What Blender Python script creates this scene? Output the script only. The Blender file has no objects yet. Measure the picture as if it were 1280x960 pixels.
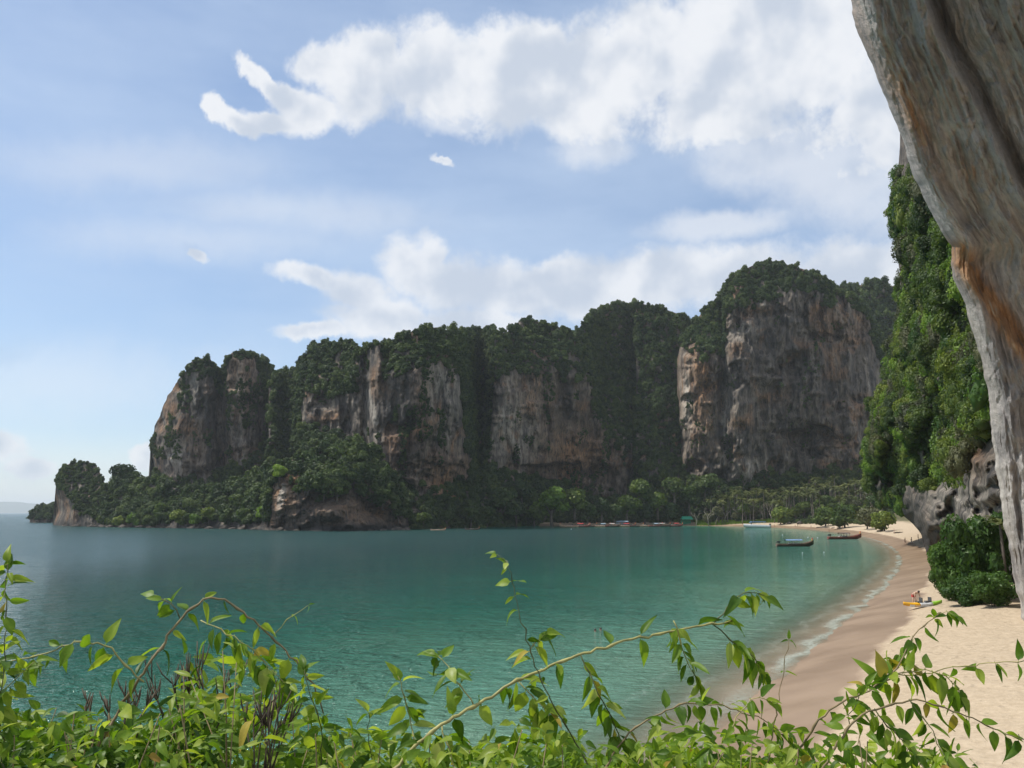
import bpy, bmesh, math, random
import numpy as np
from mathutils import Vector, Matrix

R = math.radians
rng = np.random.default_rng(7)
random.seed(7)
scene = bpy.context.scene

# ------------------------------------------------------------------ camera
H = 9.0                     # eye height above the sea
F = 1050.0                  # focal length in photo pixels (1280 wide)
PITCH = math.atan(161.0 / F)
cam_d = bpy.data.cameras.new('camera')
cam = bpy.data.objects.new('camera', cam_d)
scene.collection.objects.link(cam)
cam.location = (0, 0, H)
cam.rotation_euler = (math.pi / 2 + PITCH, 0, 0)
cam_d.sensor_width = 36.0
cam_d.lens = 36.0 * F / 1280.0
cam_d.clip_start = 0.05
cam_d.clip_end = 80000
scene.camera = cam

def ray(u, v):
    """photo pixel -> direction with y component 1"""
    u = np.asarray(u, float); v = np.asarray(v, float)
    dx = (u - 640) / F; dy = (480 - v) / F
    y = math.cos(PITCH) - dy * math.sin(PITCH)
    z = math.sin(PITCH) + dy * math.cos(PITCH)
    return dx / y, z / y

def at(u, v, D):
    a, b = ray(u, v)
    return np.stack([a * D, np.broadcast_to(D, np.shape(a * D)), H + b * D], -1)

def at_z(u, v, z=0.0):
    a, b = ray(u, v)
    t = (z - H) / b
    return np.stack([a * t, t, np.full_like(t, z)], -1)

# ------------------------------------------------------------------ sun, sky
SUN_AZ = R(-80)             # clockwise from +Y: to the left, a little ahead
SUN_EL = R(60)
sun_dir = Vector((math.sin(SUN_AZ) * math.cos(SUN_EL), math.cos(SUN_AZ) * math.cos(SUN_EL), math.sin(SUN_EL)))
sl = bpy.data.lights.new('sun', 'SUN')
sl.energy = 4.4
sl.angle = R(0.53)
sl.color = (1.0, 0.95, 0.87)
so = bpy.data.objects.new('sun', sl)
scene.collection.objects.link(so)
so.rotation_euler = (-sun_dir).to_track_quat('-Z', 'Y').to_euler()

scene.view_settings.view_transform = 'Standard'
scene.view_settings.look = 'None'
scene.view_settings.exposure = 0.1
scene.view_settings.gamma = 1.0

world = bpy.data.worlds.new('World')
scene.world = world
world.use_nodes = True

def build_world():
    nt = world.node_tree
    nt.nodes.clear()
    N = nt.nodes.new; L = nt.links.new
    out = N('ShaderNodeOutputWorld'); bg = N('ShaderNodeBackground')
    bg.inputs['Strength'].default_value = 0.12
    L(bg.outputs[0], out.inputs[0])
    sky = N('ShaderNodeTexSky'); sky.sky_type = 'NISHITA'
    sky.sun_disc = False
    sky.sun_elevation = SUN_EL; sky.sun_rotation = SUN_AZ
    sky.air_density = 1.0; sky.dust_density = 0.5; sky.ozone_density = 1.6
    tc = N('ShaderNodeTexCoord')
    sep = N('ShaderNodeSeparateXYZ'); L(tc.outputs['Generated'], sep.inputs[0])
    def math_(op, a, b=None, c=None, clamp=False):
        n = N('ShaderNodeMath'); n.operation = op; n.use_clamp = clamp
        for i, x in enumerate((a, b, c)):
            if x is None: continue
            if isinstance(x, (int, float)): n.inputs[i].default_value = x
            else: L(x, n.inputs[i])
        return n.outputs[0]
    az = math_('ARCTAN2', sep.outputs[0], sep.outputs[1])
    el = math_('ARCSINE', sep.outputs[2])
    comb = N('ShaderNodeCombineXYZ'); L(az, comb.inputs[0]); L(el, comb.inputs[1])
    def noise(scale, detail, rough, w=0.0, vec=None, dist=0.0):
        n = N('ShaderNodeTexNoise'); n.noise_dimensions = '4D'
        n.inputs['Scale'].default_value = scale; n.inputs['Detail'].default_value = detail
        n.inputs['Roughness'].default_value = rough; n.inputs['W'].default_value = w
        n.inputs['Distortion'].default_value = dist
        L(vec if vec is not None else comb.outputs[0], n.inputs['Vector'])
        return n
    # ragged cloud edges: the whole direction field is bent by two noises
    vec = comb.outputs[0]
    for sc, amp, w in ((9.0, 0.040, 1.3), (34.0, 0.026, 5.1)):
        nz = noise(sc, 5, 0.66, w)
        sb = N('ShaderNodeVectorMath'); sb.operation = 'SUBTRACT'; L(nz.outputs['Color'], sb.inputs[0]); sb.inputs[1].default_value = (0.5, 0.5, 0.5)
        ml = N('ShaderNodeVectorMath'); ml.operation = 'MULTIPLY'; L(sb.outputs[0], ml.inputs[0]); ml.inputs[1].default_value = (amp, amp * 0.8, 0)
        ad = N('ShaderNodeVectorMath'); ad.operation = 'ADD'; L(vec, ad.inputs[0]); L(ml.outputs[0], ad.inputs[1])
        vec = ad.outputs[0]
    def puff(u, v, rx, ry, rot=0.0):
        a, b = ray(u, v)
        azc = math.atan2(float(a), 1.0); elc = math.atan2(float(b), math.hypot(1.0, float(a)))
        m = N('ShaderNodeMapping'); m.vector_type = 'TEXTURE'
        m.inputs['Location'].default_value = (azc, elc, 0)
        m.inputs['Rotation'].default_value = (0, 0, R(rot))
        m.inputs['Scale'].default_value = (rx / F * 0.92, ry / F * 0.92, 1)
        L(vec, m.inputs['Vector'])
        ln = N('ShaderNodeVectorMath'); ln.operation = 'LENGTH'; L(m.outputs[0], ln.inputs[0])
        return math_('SUBTRACT', 1.0, ln.outputs['Value'])
    def field(puffs):
        f = None
        for p in puffs:
            q = puff(*p)
            f = q if f is None else math_('SMOOTH_MAX', f, q, 0.22)
        return math_('MAXIMUM', f, -1.0)
    fA = field([(266, 134, 26, 17, -35), (296, 150, 44, 17, -14), (338, 154, 56, 20, -4), (306, 86, 30, 14, -38), (332, 106, 38, 15, -38), (354, 124, 40, 22, -30), (380, 138, 62, 34, 10),
                (398, 78, 52, 34, 8), (455, 95, 84, 66, 4), (470, 62, 50, 32, 0), (545, 96, 96, 76, 0), (640, 105, 110, 84, 0), (672, 60, 60, 42, 0),
                (735, 112, 120, 92, 0), (820, 70, 110, 90, 8), (900, 60, 140, 120, 0), (880, 140, 140, 62, 0),
                (1010, 50, 170, 130, 0), (1160, 80, 190, 150, 0), (1330, 60, 260, 190, 0),
                (960, -90, 210, 120, 10), (1200, -140, 300, 160, 0)])
    fB = field([(392, 344, 76, 18, -8), (452, 360, 66, 34, -6), (512, 332, 56, 52, 20), (540, 318, 36, 44, 10), (556, 352, 96, 54, 0),
                (640, 365, 110, 52, -6), (690, 345, 66, 28, 0), (740, 365, 130, 56, 0), (830, 345, 110, 58, 0), (940, 345, 130, 56, 0),
                (1060, 345, 130, 56, 0), (1200, 330, 160, 66, 0), (480, 395, 90, 36, 0), (396, 412, 62, 13, 8), (1400, 300, 220, 80, 0),
                (600, 410, 160, 40, 0), (244, 318, 18, 11, -20), (550, 201, 22, 7, -20), 
                (186, 572, 20, 22, 0), (40, 588, 34, 18, 0), (-30, 560, 60, 26, 0), (-260, 420, 170, 60, 4), (-420, 120, 220, 90, 8)])
    fC = field([(745, 185, 70, 30, 0), (960, 185, 130, 60, -10), (1060, 205, 140, 75, 0), (1180, 230, 160, 80, 0), (560, 150, 60, 20, 0), (900, 280, 120, 24, 0)])
    fD = field([(240, 300, 220, 34, 6), (160, 210, 210, 40, 8), (330, 262, 200, 30, 4), (60, 470, 240, 60, 4), (420, 270, 190, 34, 0), (60, 590, 200, 50, 0)])
    # more of the same broken cumulus away from the view
    nb = noise(2.6, 5, 0.55, 9.7)
    far = math_('ABSOLUTE', az)
    farm = N('ShaderNodeMapRange'); farm.interpolation_type = 'SMOOTHSTEP'
    farm.inputs['From Min'].default_value = 0.75; farm.inputs['From Max'].default_value = 1.15; L(far, farm.inputs['Value'])
    eb = N('ShaderNodeMapRange'); eb.interpolation_type = 'SMOOTHSTEP'
    eb.inputs['From Min'].default_value = 0.62; eb.inputs['From Max'].default_value = 0.9; L(el, eb.inputs['Value'])
    outm = math_('MAXIMUM', farm.outputs[0], eb.outputs[0])
    gen = math_('SUBTRACT', math_('MULTIPLY', math_('SUBTRACT', nb.outputs['Fac'], 0.45), 4.0), math_('MULTIPLY', math_('SUBTRACT', 1.0, outm), 4.0))
    fbm = noise(12.0, 10, 0.66, 2.2, vec=comb.outputs[0], dist=0.2)
    fb0 = noise(8.0, 4, 0.5, 4.4, vec=comb.outputs[0])
    sh_ = N('ShaderNodeVectorMath'); sh_.operation = 'ADD'; L(comb.outputs[0], sh_.inputs[0]); sh_.inputs[1].default_value = (-0.014, 0.024, 0)
    fbs = noise(8.0, 4, 0.5, 4.4, vec=sh_.outputs[0])
    big = noise(5.0, 4, 0.5, 7.7)
    def dens(f, k, lo, hi):
        g = math_('ADD', math_('MULTIPLY', f, 2.4), math_('MULTIPLY', math_('SUBTRACT', fbm.outputs['Fac'], 0.5), k))
        mr = N('ShaderNodeMapRange'); mr.interpolation_type = 'SMOOTHSTEP'
        mr.inputs['From Min'].default_value = lo; mr.inputs['From Max'].default_value = hi
        L(g, mr.inputs['Value'])
        return mr.outputs[0]
    dA = dens(fA, 3.9, 0.0, 1.05)
    dB = math_('MULTIPLY', dens(fB, 3.4, 0.0, 1.25), 0.92)
    dG = math_('MULTIPLY', dens(gen, 2.4, 0.0, 0.7), 0.9)
    dC = math_('MULTIPLY', dens(fC, 3.0, -0.4, 1.6), 0.62)
    d = math_('MAXIMUM', math_('MAXIMUM', math_('MAXIMUM', dA, dB), dG), math_('MAXIMUM', dC, math_('MULTIPLY', dens(fD, 3.0, -0.6, 2.6), 0.34)))
    # a thin veil that whitens the blue unevenly
    veil = noise(2.2, 5, 0.55, 3.3)
    st = N('ShaderNodeMapping'); st.inputs['Scale'].default_value = (1.2, 3.6, 1); st.inputs['Rotation'].default_value = (0, 0, R(-7)); L(comb.outputs[0], st.inputs['Vector'])
    L(st.outputs[0], veil.inputs['Vector'])
    vm = N('ShaderNodeMapRange'); vm.inputs['From Min'].default_value = 0.36; vm.inputs['From Max'].default_value = 0.74
    vm.inputs['To Min'].default_value = 0.22; vm.inputs['To Max'].default_value = 0.66
    L(veil.outputs['Fac'], vm.inputs['Value'])
    veilc = N('ShaderNodeMix'); veilc.data_type = 'RGBA'
    L(vm.outputs[0], veilc.inputs['Factor'])
    tint = N('ShaderNodeMix'); tint.data_type = 'RGBA'; tint.blend_type = 'MULTIPLY'
    tint.inputs['Factor'].default_value = 1.0
    L(sky.outputs[0], tint.inputs['A']); tint.inputs['B'].default_value = (0.98, 1.04, 1.10, 1)
    L(tint.outputs['Result'], veilc.inputs['A']); veilc.inputs['B'].default_value = (4.9, 5.9, 7.3, 1)
    # clouds: bright where thin and on top, greyer in the deep middle
    relief = math_('MULTIPLY', math_('SUBTRACT', fbs.outputs['Fac'], fb0.outputs['Fac']), 4.0)
    deep = math_('MULTIPLY', math_('SUBTRACT', math_('MAXIMUM', fA, fB), 0.25), 0.55)
    sv = math_('ADD', math_('ADD', relief, deep), math_('MULTIPLY', math_('SUBTRACT', big.outputs['Fac'], 0.5), 1.5))
    shade = N('ShaderNodeMapRange'); shade.interpolation_type = 'SMOOTHSTEP'
    shade.inputs['From Min'].default_value = -0.25; shade.inputs['From Max'].default_value = 0.65
    L(math_('ADD', sv, math_('MULTIPLY', math_('SUBTRACT', 0.42, el), 0.5)), shade.inputs['Value'])
    cc = N('ShaderNodeMix'); cc.data_type = 'RGBA'
    L(shade.outputs[0], cc.inputs['Factor'])
    cc.inputs['A'].default_value = (7.0, 7.15, 7.4, 1); cc.inputs['B'].default_value = (4.7, 5.2, 6.0, 1)
    fin = N('ShaderNodeMix'); fin.data_type = 'RGBA'
    L(math_('MULTIPLY', d, 0.94), fin.inputs['Factor']); L(veilc.outputs['Result'], fin.inputs['A']); L(cc.outputs['Result'], fin.inputs['B'])
    L(fin.outputs['Result'], bg.inputs['Color'])
build_world()
world.cycles.sampling_method = 'MANUAL'
world.cycles.sample_map_resolution = 256

cy = scene.cycles
cy.use_denoising = True
cy.max_bounces = 6; cy.diffuse_bounces = 3; cy.glossy_bounces = 3; cy.transmission_bounces = 4; cy.transparent_max_bounces = 8
cy.volume_bounces = 1
cy.sample_clamp_indirect = 8.0
cy.caustics_reflective = False; cy.caustics_refractive = False

# ------------------------------------------------------------------ helpers
COL = scene.collection
SRC = bpy.data.collections.new('source')      # crown meshes for the forest's geometry nodes

def tag(o, label=None, cat=None, group=None, kind=None):
    if label: o['label'] = label
    if cat: o['category'] = cat
    if group: o['group'] = group
    if kind: o['kind'] = kind
    return o

def link(o, parent=None):
    COL.objects.link(o)
    if parent is not None: o.parent = parent
    return o

def mobj(name, me, mat=None, parent=None, loc=None):
    o = bpy.data.objects.new(name, me)
    if mat is not None and len(me.materials) == 0: me.materials.append(mat)
    if loc is not None: o.location = loc
    return link(o, parent)

def empty(name, loc=(0, 0, 0), rz=0.0, scale=1.0):
    o = bpy.data.objects.new(name, None)
    o.empty_display_size = 0.2
    o.location = loc; o.rotation_euler = (0, 0, rz)
    o.scale = (scale,) * 3 if isinstance(scale, (int, float)) else scale
    return link(o)

def mesh_np(name, verts, faces, smooth=True):
    """verts (n,3), faces (m,3) or (m,4) arrays"""
    me = bpy.data.meshes.new(name)
    verts = np.asarray(verts, np.float32); faces = np.asarray(faces, np.int32)
    k = faces.shape[1]
    me.vertices.add(len(verts)); me.vertices.foreach_set('co', verts.ravel())
    me.loops.add(faces.size); me.loops.foreach_set('vertex_index', faces.ravel())
    me.polygons.add(len(faces))
    me.polygons.foreach_set('loop_start', np.arange(0, faces.size, k, dtype=np.int32))
    me.polygons.foreach_set('use_smooth', np.full(len(faces), smooth, bool))
    me.update(calc_edges=True)
    return me

def attr(me, name, data, typ='FLOAT'):
    a = me.attributes.new(name, typ, 'POINT')
    data = np.asarray(data, np.float32)
    a.data.foreach_set('value' if typ == 'FLOAT' else 'vector', data.ravel())

def grid_faces(nr, nc, flip=False):
    i = np.arange(nr * nc).reshape(nr, nc)
    a, b, c, d = i[:-1, :-1], i[:-1, 1:], i[1:, 1:], i[1:, :-1]
    q = np.stack([a, b, c, d] if not flip else [a, d, c, b], -1)
    return q.reshape(-1, 4)

class MB:
    """collects simple shapes into one mesh"""
    def __init__(self): self.v = []; self.f = []
    def add(self, v, f):
        o = len(self.v); self.v += [tuple(p) for p in v]; self.f += [tuple(i + o for i in q) for q in f]
    def box(self, c, s, M=None):
        x, y, z = s[0] / 2, s[1] / 2, s[2] / 2
        v = [Vector((a * x, b * y, e * z)) for e in (-1, 1) for a, b in ((-1, -1), (1, -1), (1, 1), (-1, 1))]
        if M is not None: v = [M @ p for p in v]
        self.add([p + Vector(c) for p in v], [(3, 2, 1, 0), (4, 5, 6, 7), (0, 1, 5, 4), (1, 2, 6, 5), (2, 3, 7, 6), (3, 0, 4, 7)])
    def tube(self, pts, rad, n=6, caps=True):
        pts = [Vector(p) for p in pts]
        if isinstance(rad, (int, float)): rad = [rad] * len(pts)
        rings = []
        prev = None
        for i, p in enumerate(pts):
            t = (pts[min(i + 1, len(pts) - 1)] - pts[max(i - 1, 0)])
            if t.length < 1e-9: t = Vector((0, 0, 1))
            t.normalize()
            if prev is None:
                a = t.orthogonal().normalized()
            else:
                a = (prev - t * prev.dot(t))
                a = a.normalized() if a.length > 1e-6 else t.orthogonal().normalized()
            prev = a
            b = t.cross(a)
            rings.append([p + (a * math.cos(k * 2 * math.pi / n) + b * math.sin(k * 2 * math.pi / n)) * rad[i] for k in range(n)])
        v = [q for r in rings for q in r]
        f = [(i * n + k, i * n + (k + 1) % n, (i + 1) * n + (k + 1) % n, (i + 1) * n + k) for i in range(len(pts) - 1) for k in range(n)]
        if caps:
            f.append(tuple(range(n - 1, -1, -1))); f.append(tuple(range(len(v) - n, len(v))))
        self.add(v, f)
    def mesh(self, name, smooth=False):
        me = bpy.data.meshes.new(name)
        me.from_pydata(self.v, [], self.f)
        me.update()
        if smooth: me.polygons.foreach_set('use_smooth', [True] * len(me.polygons))
        return me
    def build(self, name, mat, parent=None, smooth=False):
        return mobj(name, self.mesh(name, smooth), mat, parent)

# --- numpy value noise
def _hash(i, j, k, seed):
    h = (i * np.int64(374761393) + j * np.int64(668265263) + k * np.int64(2147483647 - 59) + np.int64(seed) * 1274126177) & 0xFFFFFFFF
    h = ((h ^ (h >> 13)) * 1274126177) & 0xFFFFFFFF
    h = (h ^ (h >> 16)) & 0xFFFFFFFF
    return (h & 0xFFFF).astype(np.float32) / 65535.0

def vnoise(x, y, z, seed=0):
    x, y, z = np.broadcast_arrays(np.asarray(x, np.float64), np.asarray(y, np.float64), np.asarray(z, np.float64))
    xi, yi, zi = np.floor(x).astype(np.int64), np.floor(y).astype(np.int64), np.floor(z).astype(np.int64)
    fx, fy, fz = (x - xi).astype(np.float32), (y - yi).astype(np.float32), (z - zi).astype(np.float32)
    fx = fx * fx * (3 - 2 * fx); fy = fy * fy * (3 - 2 * fy); fz = fz * fz * (3 - 2 * fz)
    def c(a, b, d): return _hash(xi + a, yi + b, zi + d, seed)
    x00 = c(0, 0, 0) * (1 - fx) + c(1, 0, 0) * fx; x10 = c(0, 1, 0) * (1 - fx) + c(1, 1, 0) * fx
    x01 = c(0, 0, 1) * (1 - fx) + c(1, 0, 1) * fx; x11 = c(0, 1, 1) * (1 - fx) + c(1, 1, 1) * fx
    return ((x00 * (1 - fy) + x10 * fy) * (1 - fz) + (x01 * (1 - fy) + x11 * fy) * fz) * 2 - 1

def fbm(x, y, z=0.0, o=4, seed=0, g=0.5):
    s = 0.0; a = 1.0; t = 0.0; k = 1.0
    for i in range(o):
        s = s + a * vnoise(np.asarray(x) * k, np.asarray(y) * k, np.asarray(z) * k, seed + i * 17)
        t += a; a *= g; k *= 2.03
    return s / t * 1.6

def ridged(x, y, z=0.0, o=3, seed=0):
    s = 0.0; a = 1.0; t = 0.0; k = 1.0
    for i in range(o):
        s = s + a * (1 - 2 * np.abs(vnoise(np.asarray(x) * k, np.asarray(y) * k, np.asarray(z) * k, seed + i * 31)))
        t += a; a *= 0.5; k *= 2.07
    return s / t

def curve(pts):
    xs = np.array([p[0] for p in pts], float); ys = np.array([p[1] for p in pts], float)
    return lambda u: np.interp(u, xs, ys)

def sstep(a, b, x):
    t = np.clip((x - a) / (b - a), 0, 1)
    return t * t * (3 - 2 * t)

# ------------------------------------------------------------------ materials
def new_mat(name):
    m = bpy.data.materials.new(name); m.use_nodes = True
    nt = m.node_tree
    return m, nt, nt.nodes['Principled BSDF'], nt.nodes['Material Output']

class NB:
    """short-hand for building node trees"""
    def __init__(self, nt): self.nt = nt
    def n(self, t, **kw):
        x = self.nt.nodes.new(t)
        for k, v in kw.items(): setattr(x, k, v)
        return x
    def l(self, a, b): self.nt.links.new(a, b)
    def attr(self, name):
        a = self.n('ShaderNodeAttribute'); a.attribute_name = name; return a
    def math(self, op, a, b=None, clamp=False):
        m = self.n('ShaderNodeMath'); m.operation = op; m.use_clamp = clamp
        for i, x in enumerate((a, b)):
            if x is None: continue
            if isinstance(x, (int, float)): m.inputs[i].default_value = x
            else: self.l(x, m.inputs[i])
        return m.outputs[0]
    def noise(self, vec, scale, detail=4, rough=0.5, dist=0.0):
        x = self.n('ShaderNodeTexNoise'); x.inputs['Scale'].default_value = scale
        x.inputs['Detail'].default_value = detail; x.inputs['Roughness'].default_value = rough
        x.inputs['Distortion'].default_value = dist
        if vec is not None: self.l(vec, x.inputs['Vector'])
        return x.outputs['Fac']
    def mapping(self, vec, scale=(1, 1, 1), loc=(0, 0, 0), rot=(0, 0, 0)):
        m = self.n('ShaderNodeMapping'); m.inputs['Scale'].default_value = scale
        m.inputs['Location'].default_value = loc; m.inputs['Rotation'].default_value = rot
        self.l(vec, m.inputs['Vector']); return m.outputs[0]
    def ramp(self, fac, stops, interp='LINEAR'):
        r = self.n('ShaderNodeValToRGB'); r.color_ramp.interpolation = interp
        e = r.color_ramp.elements
        while len(e) < len(stops): e.new(0.5)
        for i, (p, c) in enumerate(stops):
            e[i].position = p; e[i].color = (c[0], c[1], c[2], 1) if len(c) == 3 else c
        self.l(fac, r.inputs[0]); return r.outputs[0]
    def rng(self, v, a, b, c=0.0, d=1.0, smooth=True):
        m = self.n('ShaderNodeMapRange')
        if smooth: m.interpolation_type = 'SMOOTHSTEP'
        for k, x in (('From Min', a), ('From Max', b), ('To Min', c), ('To Max', d)): m.inputs[k].default_value = x
        self.l(v, m.inputs['Value']); return m.outputs[0]
    def mix(self, fac, a, b, blend='MIX'):
        m = self.n('ShaderNodeMix'); m.data_type = 'RGBA'; m.blend_type = blend
        for k, x in (('Factor', fac), ('A', a), ('B', b)):
            i = m.inputs[0] if k == 'Factor' else m.inputs[6 if k == 'A' else 7]
            if isinstance(x, (int, float)): i.default_value = x
            elif isinstance(x, tuple): i.default_value = (x[0], x[1], x[2], 1)
            else: self.l(x, i)
        return m.outputs[2]
    def bump(self, h, strength, dist, normal=None):
        b = self.n('ShaderNodeBump'); b.inputs['Strength'].default_value = strength; b.inputs['Distance'].default_value = dist
        self.l(h, b.inputs['Height'])
        if normal is not None: self.l(normal, b.inputs['Normal'])
        return b.outputs[0]

def plain(name, col, rough=0.6, var=0.25, scale=3.0, metal=0.0):
    m, nt, p, out = new_mat(name); b = NB(nt)
    tc = b.n('ShaderNodeTexCoord')
    f = b.noise(tc.outputs['Object'], scale, 5, 0.6)
    b.l(b.mix(b.rng(f, 0.3, 0.7), tuple(c * (1 - var) for c in col), tuple(min(1, c * (1 + var)) for c in col)), p.inputs['Base Color'])
    p.inputs['Roughness'].default_value = rough; p.inputs['Metallic'].default_value = metal
    return m

def rock_mat(name, scale, tone=1.0, warm=0.5, stretch=0.16, dkm=0.85, blot=0.75, pal=None, mot=0.45):
    """weathered limestone: 'rk' holds metres across the face, up the flutes, and depth"""
    m, nt, p, out = new_mat(name); b = NB(nt)
    rk = b.attr('rk').outputs['Vector']
    st = b.mapping(rk, (1, stretch, 1))
    n1 = b.noise(st, 0.22 * scale, 6, 0.62, 0.6)      # broad streaks
    n2 = b.noise(st, 1.1 * scale, 5, 0.65, 0.3)       # fine streaks
    n3 = b.noise(rk, 0.05 * scale, 4, 0.55, 0.8)      # large patches
    n4 = b.noise(rk, 0.9 * scale, 8, 0.7)             # mottling
    pal = pal or ((0.040, 0.038, 0.038), (0.115, 0.100, 0.085), (0.20, 0.165, 0.128), (0.32, 0.28, 0.235))
    base = b.ramp(n1, [(s_, tuple(x * tone for x in c_)) for s_, c_ in zip((0.32, 0.46, 0.56, 0.70), pal)])
    och = b.ramp(n2, [(0.3, (0.16 * tone, 0.085 * tone, 0.045 * tone)), (0.6, (0.36 * tone, 0.2 * tone, 0.1 * tone)), (0.8, (0.5 * tone, 0.36 * tone, 0.24 * tone))])
    oa = b.attr('ochre').outputs['Fac']
    om = b.math('ADD', b.rng(n3, 0.5, 0.72, 0.0, warm), oa)
    om = b.math('MULTIPLY', om, b.rng(n2, 0.3, 0.6, 0.45, 1.0), clamp=True)
    c = b.mix(om, base, och)
    pa = b.attr('pale').outputs['Fac']
    c = b.mix(b.math('MULTIPLY', pa, b.rng(n1, 0.35, 0.55), clamp=True), c, (0.5 * tone, 0.45 * tone, 0.38 * tone))
    c = b.mix(b.rng(n2, 0.60, 0.72, 0.0, 0.5), c, (0.36 * tone, 0.33 * tone, 0.29 * tone))
    c = b.mix(b.rng(n2, 0.47, 0.34, 0.0, dkm), c, (0.035, 0.034, 0.036))
    n5 = b.noise(b.mapping(rk, (1, 0.6, 1), (11, 3, 5)), 0.13 * scale, 5, 0.6, 0.9)
    c = b.mix(b.rng(n5, 0.50, 0.64, 0.0, blot), c, (0.04, 0.039, 0.041))
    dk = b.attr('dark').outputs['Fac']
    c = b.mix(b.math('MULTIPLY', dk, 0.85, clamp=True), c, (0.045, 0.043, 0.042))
    c = b.mix(b.rng(n4, 0.35, 0.7, 0.0, mot), c, b.mix(0.5, c, (0.02, 0.02, 0.02)))
    b.l(c, p.inputs['Base Color'])
    p.inputs['Roughness'].default_value = 0.88
    p.inputs['Specular IOR Level'].default_value = 0.25
    nr = b.bump(n2, 0.9, 0.9 / scale)
    nr = b.bump(n4, 0.8 * mot / 0.45, 0.6 / scale, nr)
    b.l(nr, p.inputs['Normal'])
    return m

def leaf_mat(name, dark, mid, bright, trans=0.25, rough=0.5, noise_scale=0.35, spec=0.3):
    m, nt, p, out = new_mat(name); b = NB(nt)
    oi = b.n('ShaderNodeObjectInfo'); geo = b.n('ShaderNodeNewGeometry'); tc = b.n('ShaderNodeTexCoord')
    f = b.noise(tc.outputs['Object'], noise_scale, 3, 0.6)
    r = b.math('ADD', b.math('MULTIPLY', oi.outputs['Random'], 0.55), b.math('MULTIPLY', geo.outputs['Random Per Island'], 0.3))
    r = b.math('ADD', r, b.math('MULTIPLY', b.math('SUBTRACT', f, 0.35), 0.5))
    w_ = b.noise(geo.outputs['Position'], 0.03, 3, 0.6)
    r = b.math('ADD', r, b.math('MULTIPLY', b.math('SUBTRACT', w_, 0.5), 0.7))
    c = b.ramp(r, [(0.12, dark), (0.5, mid), (0.92, bright)])
    b.l(c, p.inputs['Base Color']); p.inputs['Roughness'].default_value = rough
    p.inputs['Specular IOR Level'].default_value = spec
    t = b.n('ShaderNodeBsdfTranslucent')
    b.l(b.mix(1.0, c, (1.25, 1.3, 0.55), 'MULTIPLY'), t.inputs['Color'])
    ms = b.n('ShaderNodeMixShader'); ms.inputs[0].default_value = trans
    b.l(p.outputs[0], ms.inputs[1]); b.l(t.outputs[0], ms.inputs[2]); b.l(ms.outputs[0], out.inputs['Surface'])
    return m

M = {}
M['rock_far'] = rock_mat('limestone_far', 0.75, 1.0, 0.95, 0.2, 0.85, 0.55)
M['rock_near'] = rock_mat('limestone_near', 2.2, 0.8, 0.25, 0.3, 0.85, 0.6)
M['rock_over'] = rock_mat('limestone_overhang', 3.2, 1.15, 0.22, 0.17, 0.3, 0.12, ((0.21, 0.195, 0.185), (0.31, 0.285, 0.27), (0.37, 0.34, 0.32), (0.48, 0.45, 0.42)), 0.36)
M['leaf_far'] = leaf_mat('far_foliage', (0.018, 0.038, 0.012), (0.046, 0.082, 0.022), (0.11, 0.15, 0.036), 0.25, 0.6, 0.25)
M['leaf_mid'] = leaf_mat('slope_foliage', (0.030, 0.058, 0.014), (0.085, 0.135, 0.024), (0.23, 0.275, 0.05), 0.32, 0.55, 0.4)
M['leaf_bright'] = leaf_mat('fresh_foliage', (0.08, 0.15, 0.02), (0.15, 0.25, 0.03), (0.24, 0.34, 0.05), 0.35, 0.55, 0.4)
M['leaf_bush'] = leaf_mat('bush_foliage', (0.028, 0.07, 0.014), (0.075, 0.15, 0.028), (0.16, 0.25, 0.05), 0.32, 0.5, 0.6)
M['leaf_olive'] = leaf_mat('olive_foliage', (0.05, 0.06, 0.03), (0.085, 0.095, 0.045), (0.13, 0.135, 0.06), 0.2, 0.6, 0.4)
M['leaf_palm'] = leaf_mat('palm_foliage', (0.045, 0.06, 0.02), (0.10, 0.12, 0.04), (0.18, 0.19, 0.07), 0.2, 0.45, 0.4)
M['leaf_vine'] = leaf_mat('vine_leaf', (0.035, 0.095, 0.009), (0.15, 0.255, 0.02), (0.42, 0.48, 0.06), 0.5, 0.45, 3.0, 0.3)
M['leaf_dry'] = leaf_mat('yellowed_leaf', (0.30, 0.22, 0.04), (0.42, 0.34, 0.06), (0.30, 0.14, 0.05), 0.4, 0.6, 3.0, 0.2)
M['leaf_young'] = leaf_mat('young_leaf', (0.22, 0.30, 0.04), (0.36, 0.44, 0.08), (0.46, 0.50, 0.14), 0.5, 0.4, 3.0, 0.3)
M['bark'] = plain('bark', (0.12, 0.10, 0.08), 0.9)
M['bark_pale'] = plain('pale_bark', (0.28, 0.25, 0.21), 0.9)
M['bark_palm'] = plain('palm_bark', (0.20, 0.17, 0.14), 0.9)
M['stem_tan'] = plain('tan_stem', (0.30, 0.27, 0.09), 0.6, 0.3, 30)
M['stem_brown'] = plain('brown_stem', (0.20, 0.15, 0.07), 0.7, 0.3, 30)
M['stem_dark'] = plain('dark_stem', (0.07, 0.08, 0.02), 0.6, 0.3, 30)
M['twig'] = plain('dry_twig', (0.10, 0.075, 0.05), 0.9, 0.4, 20)

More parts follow.
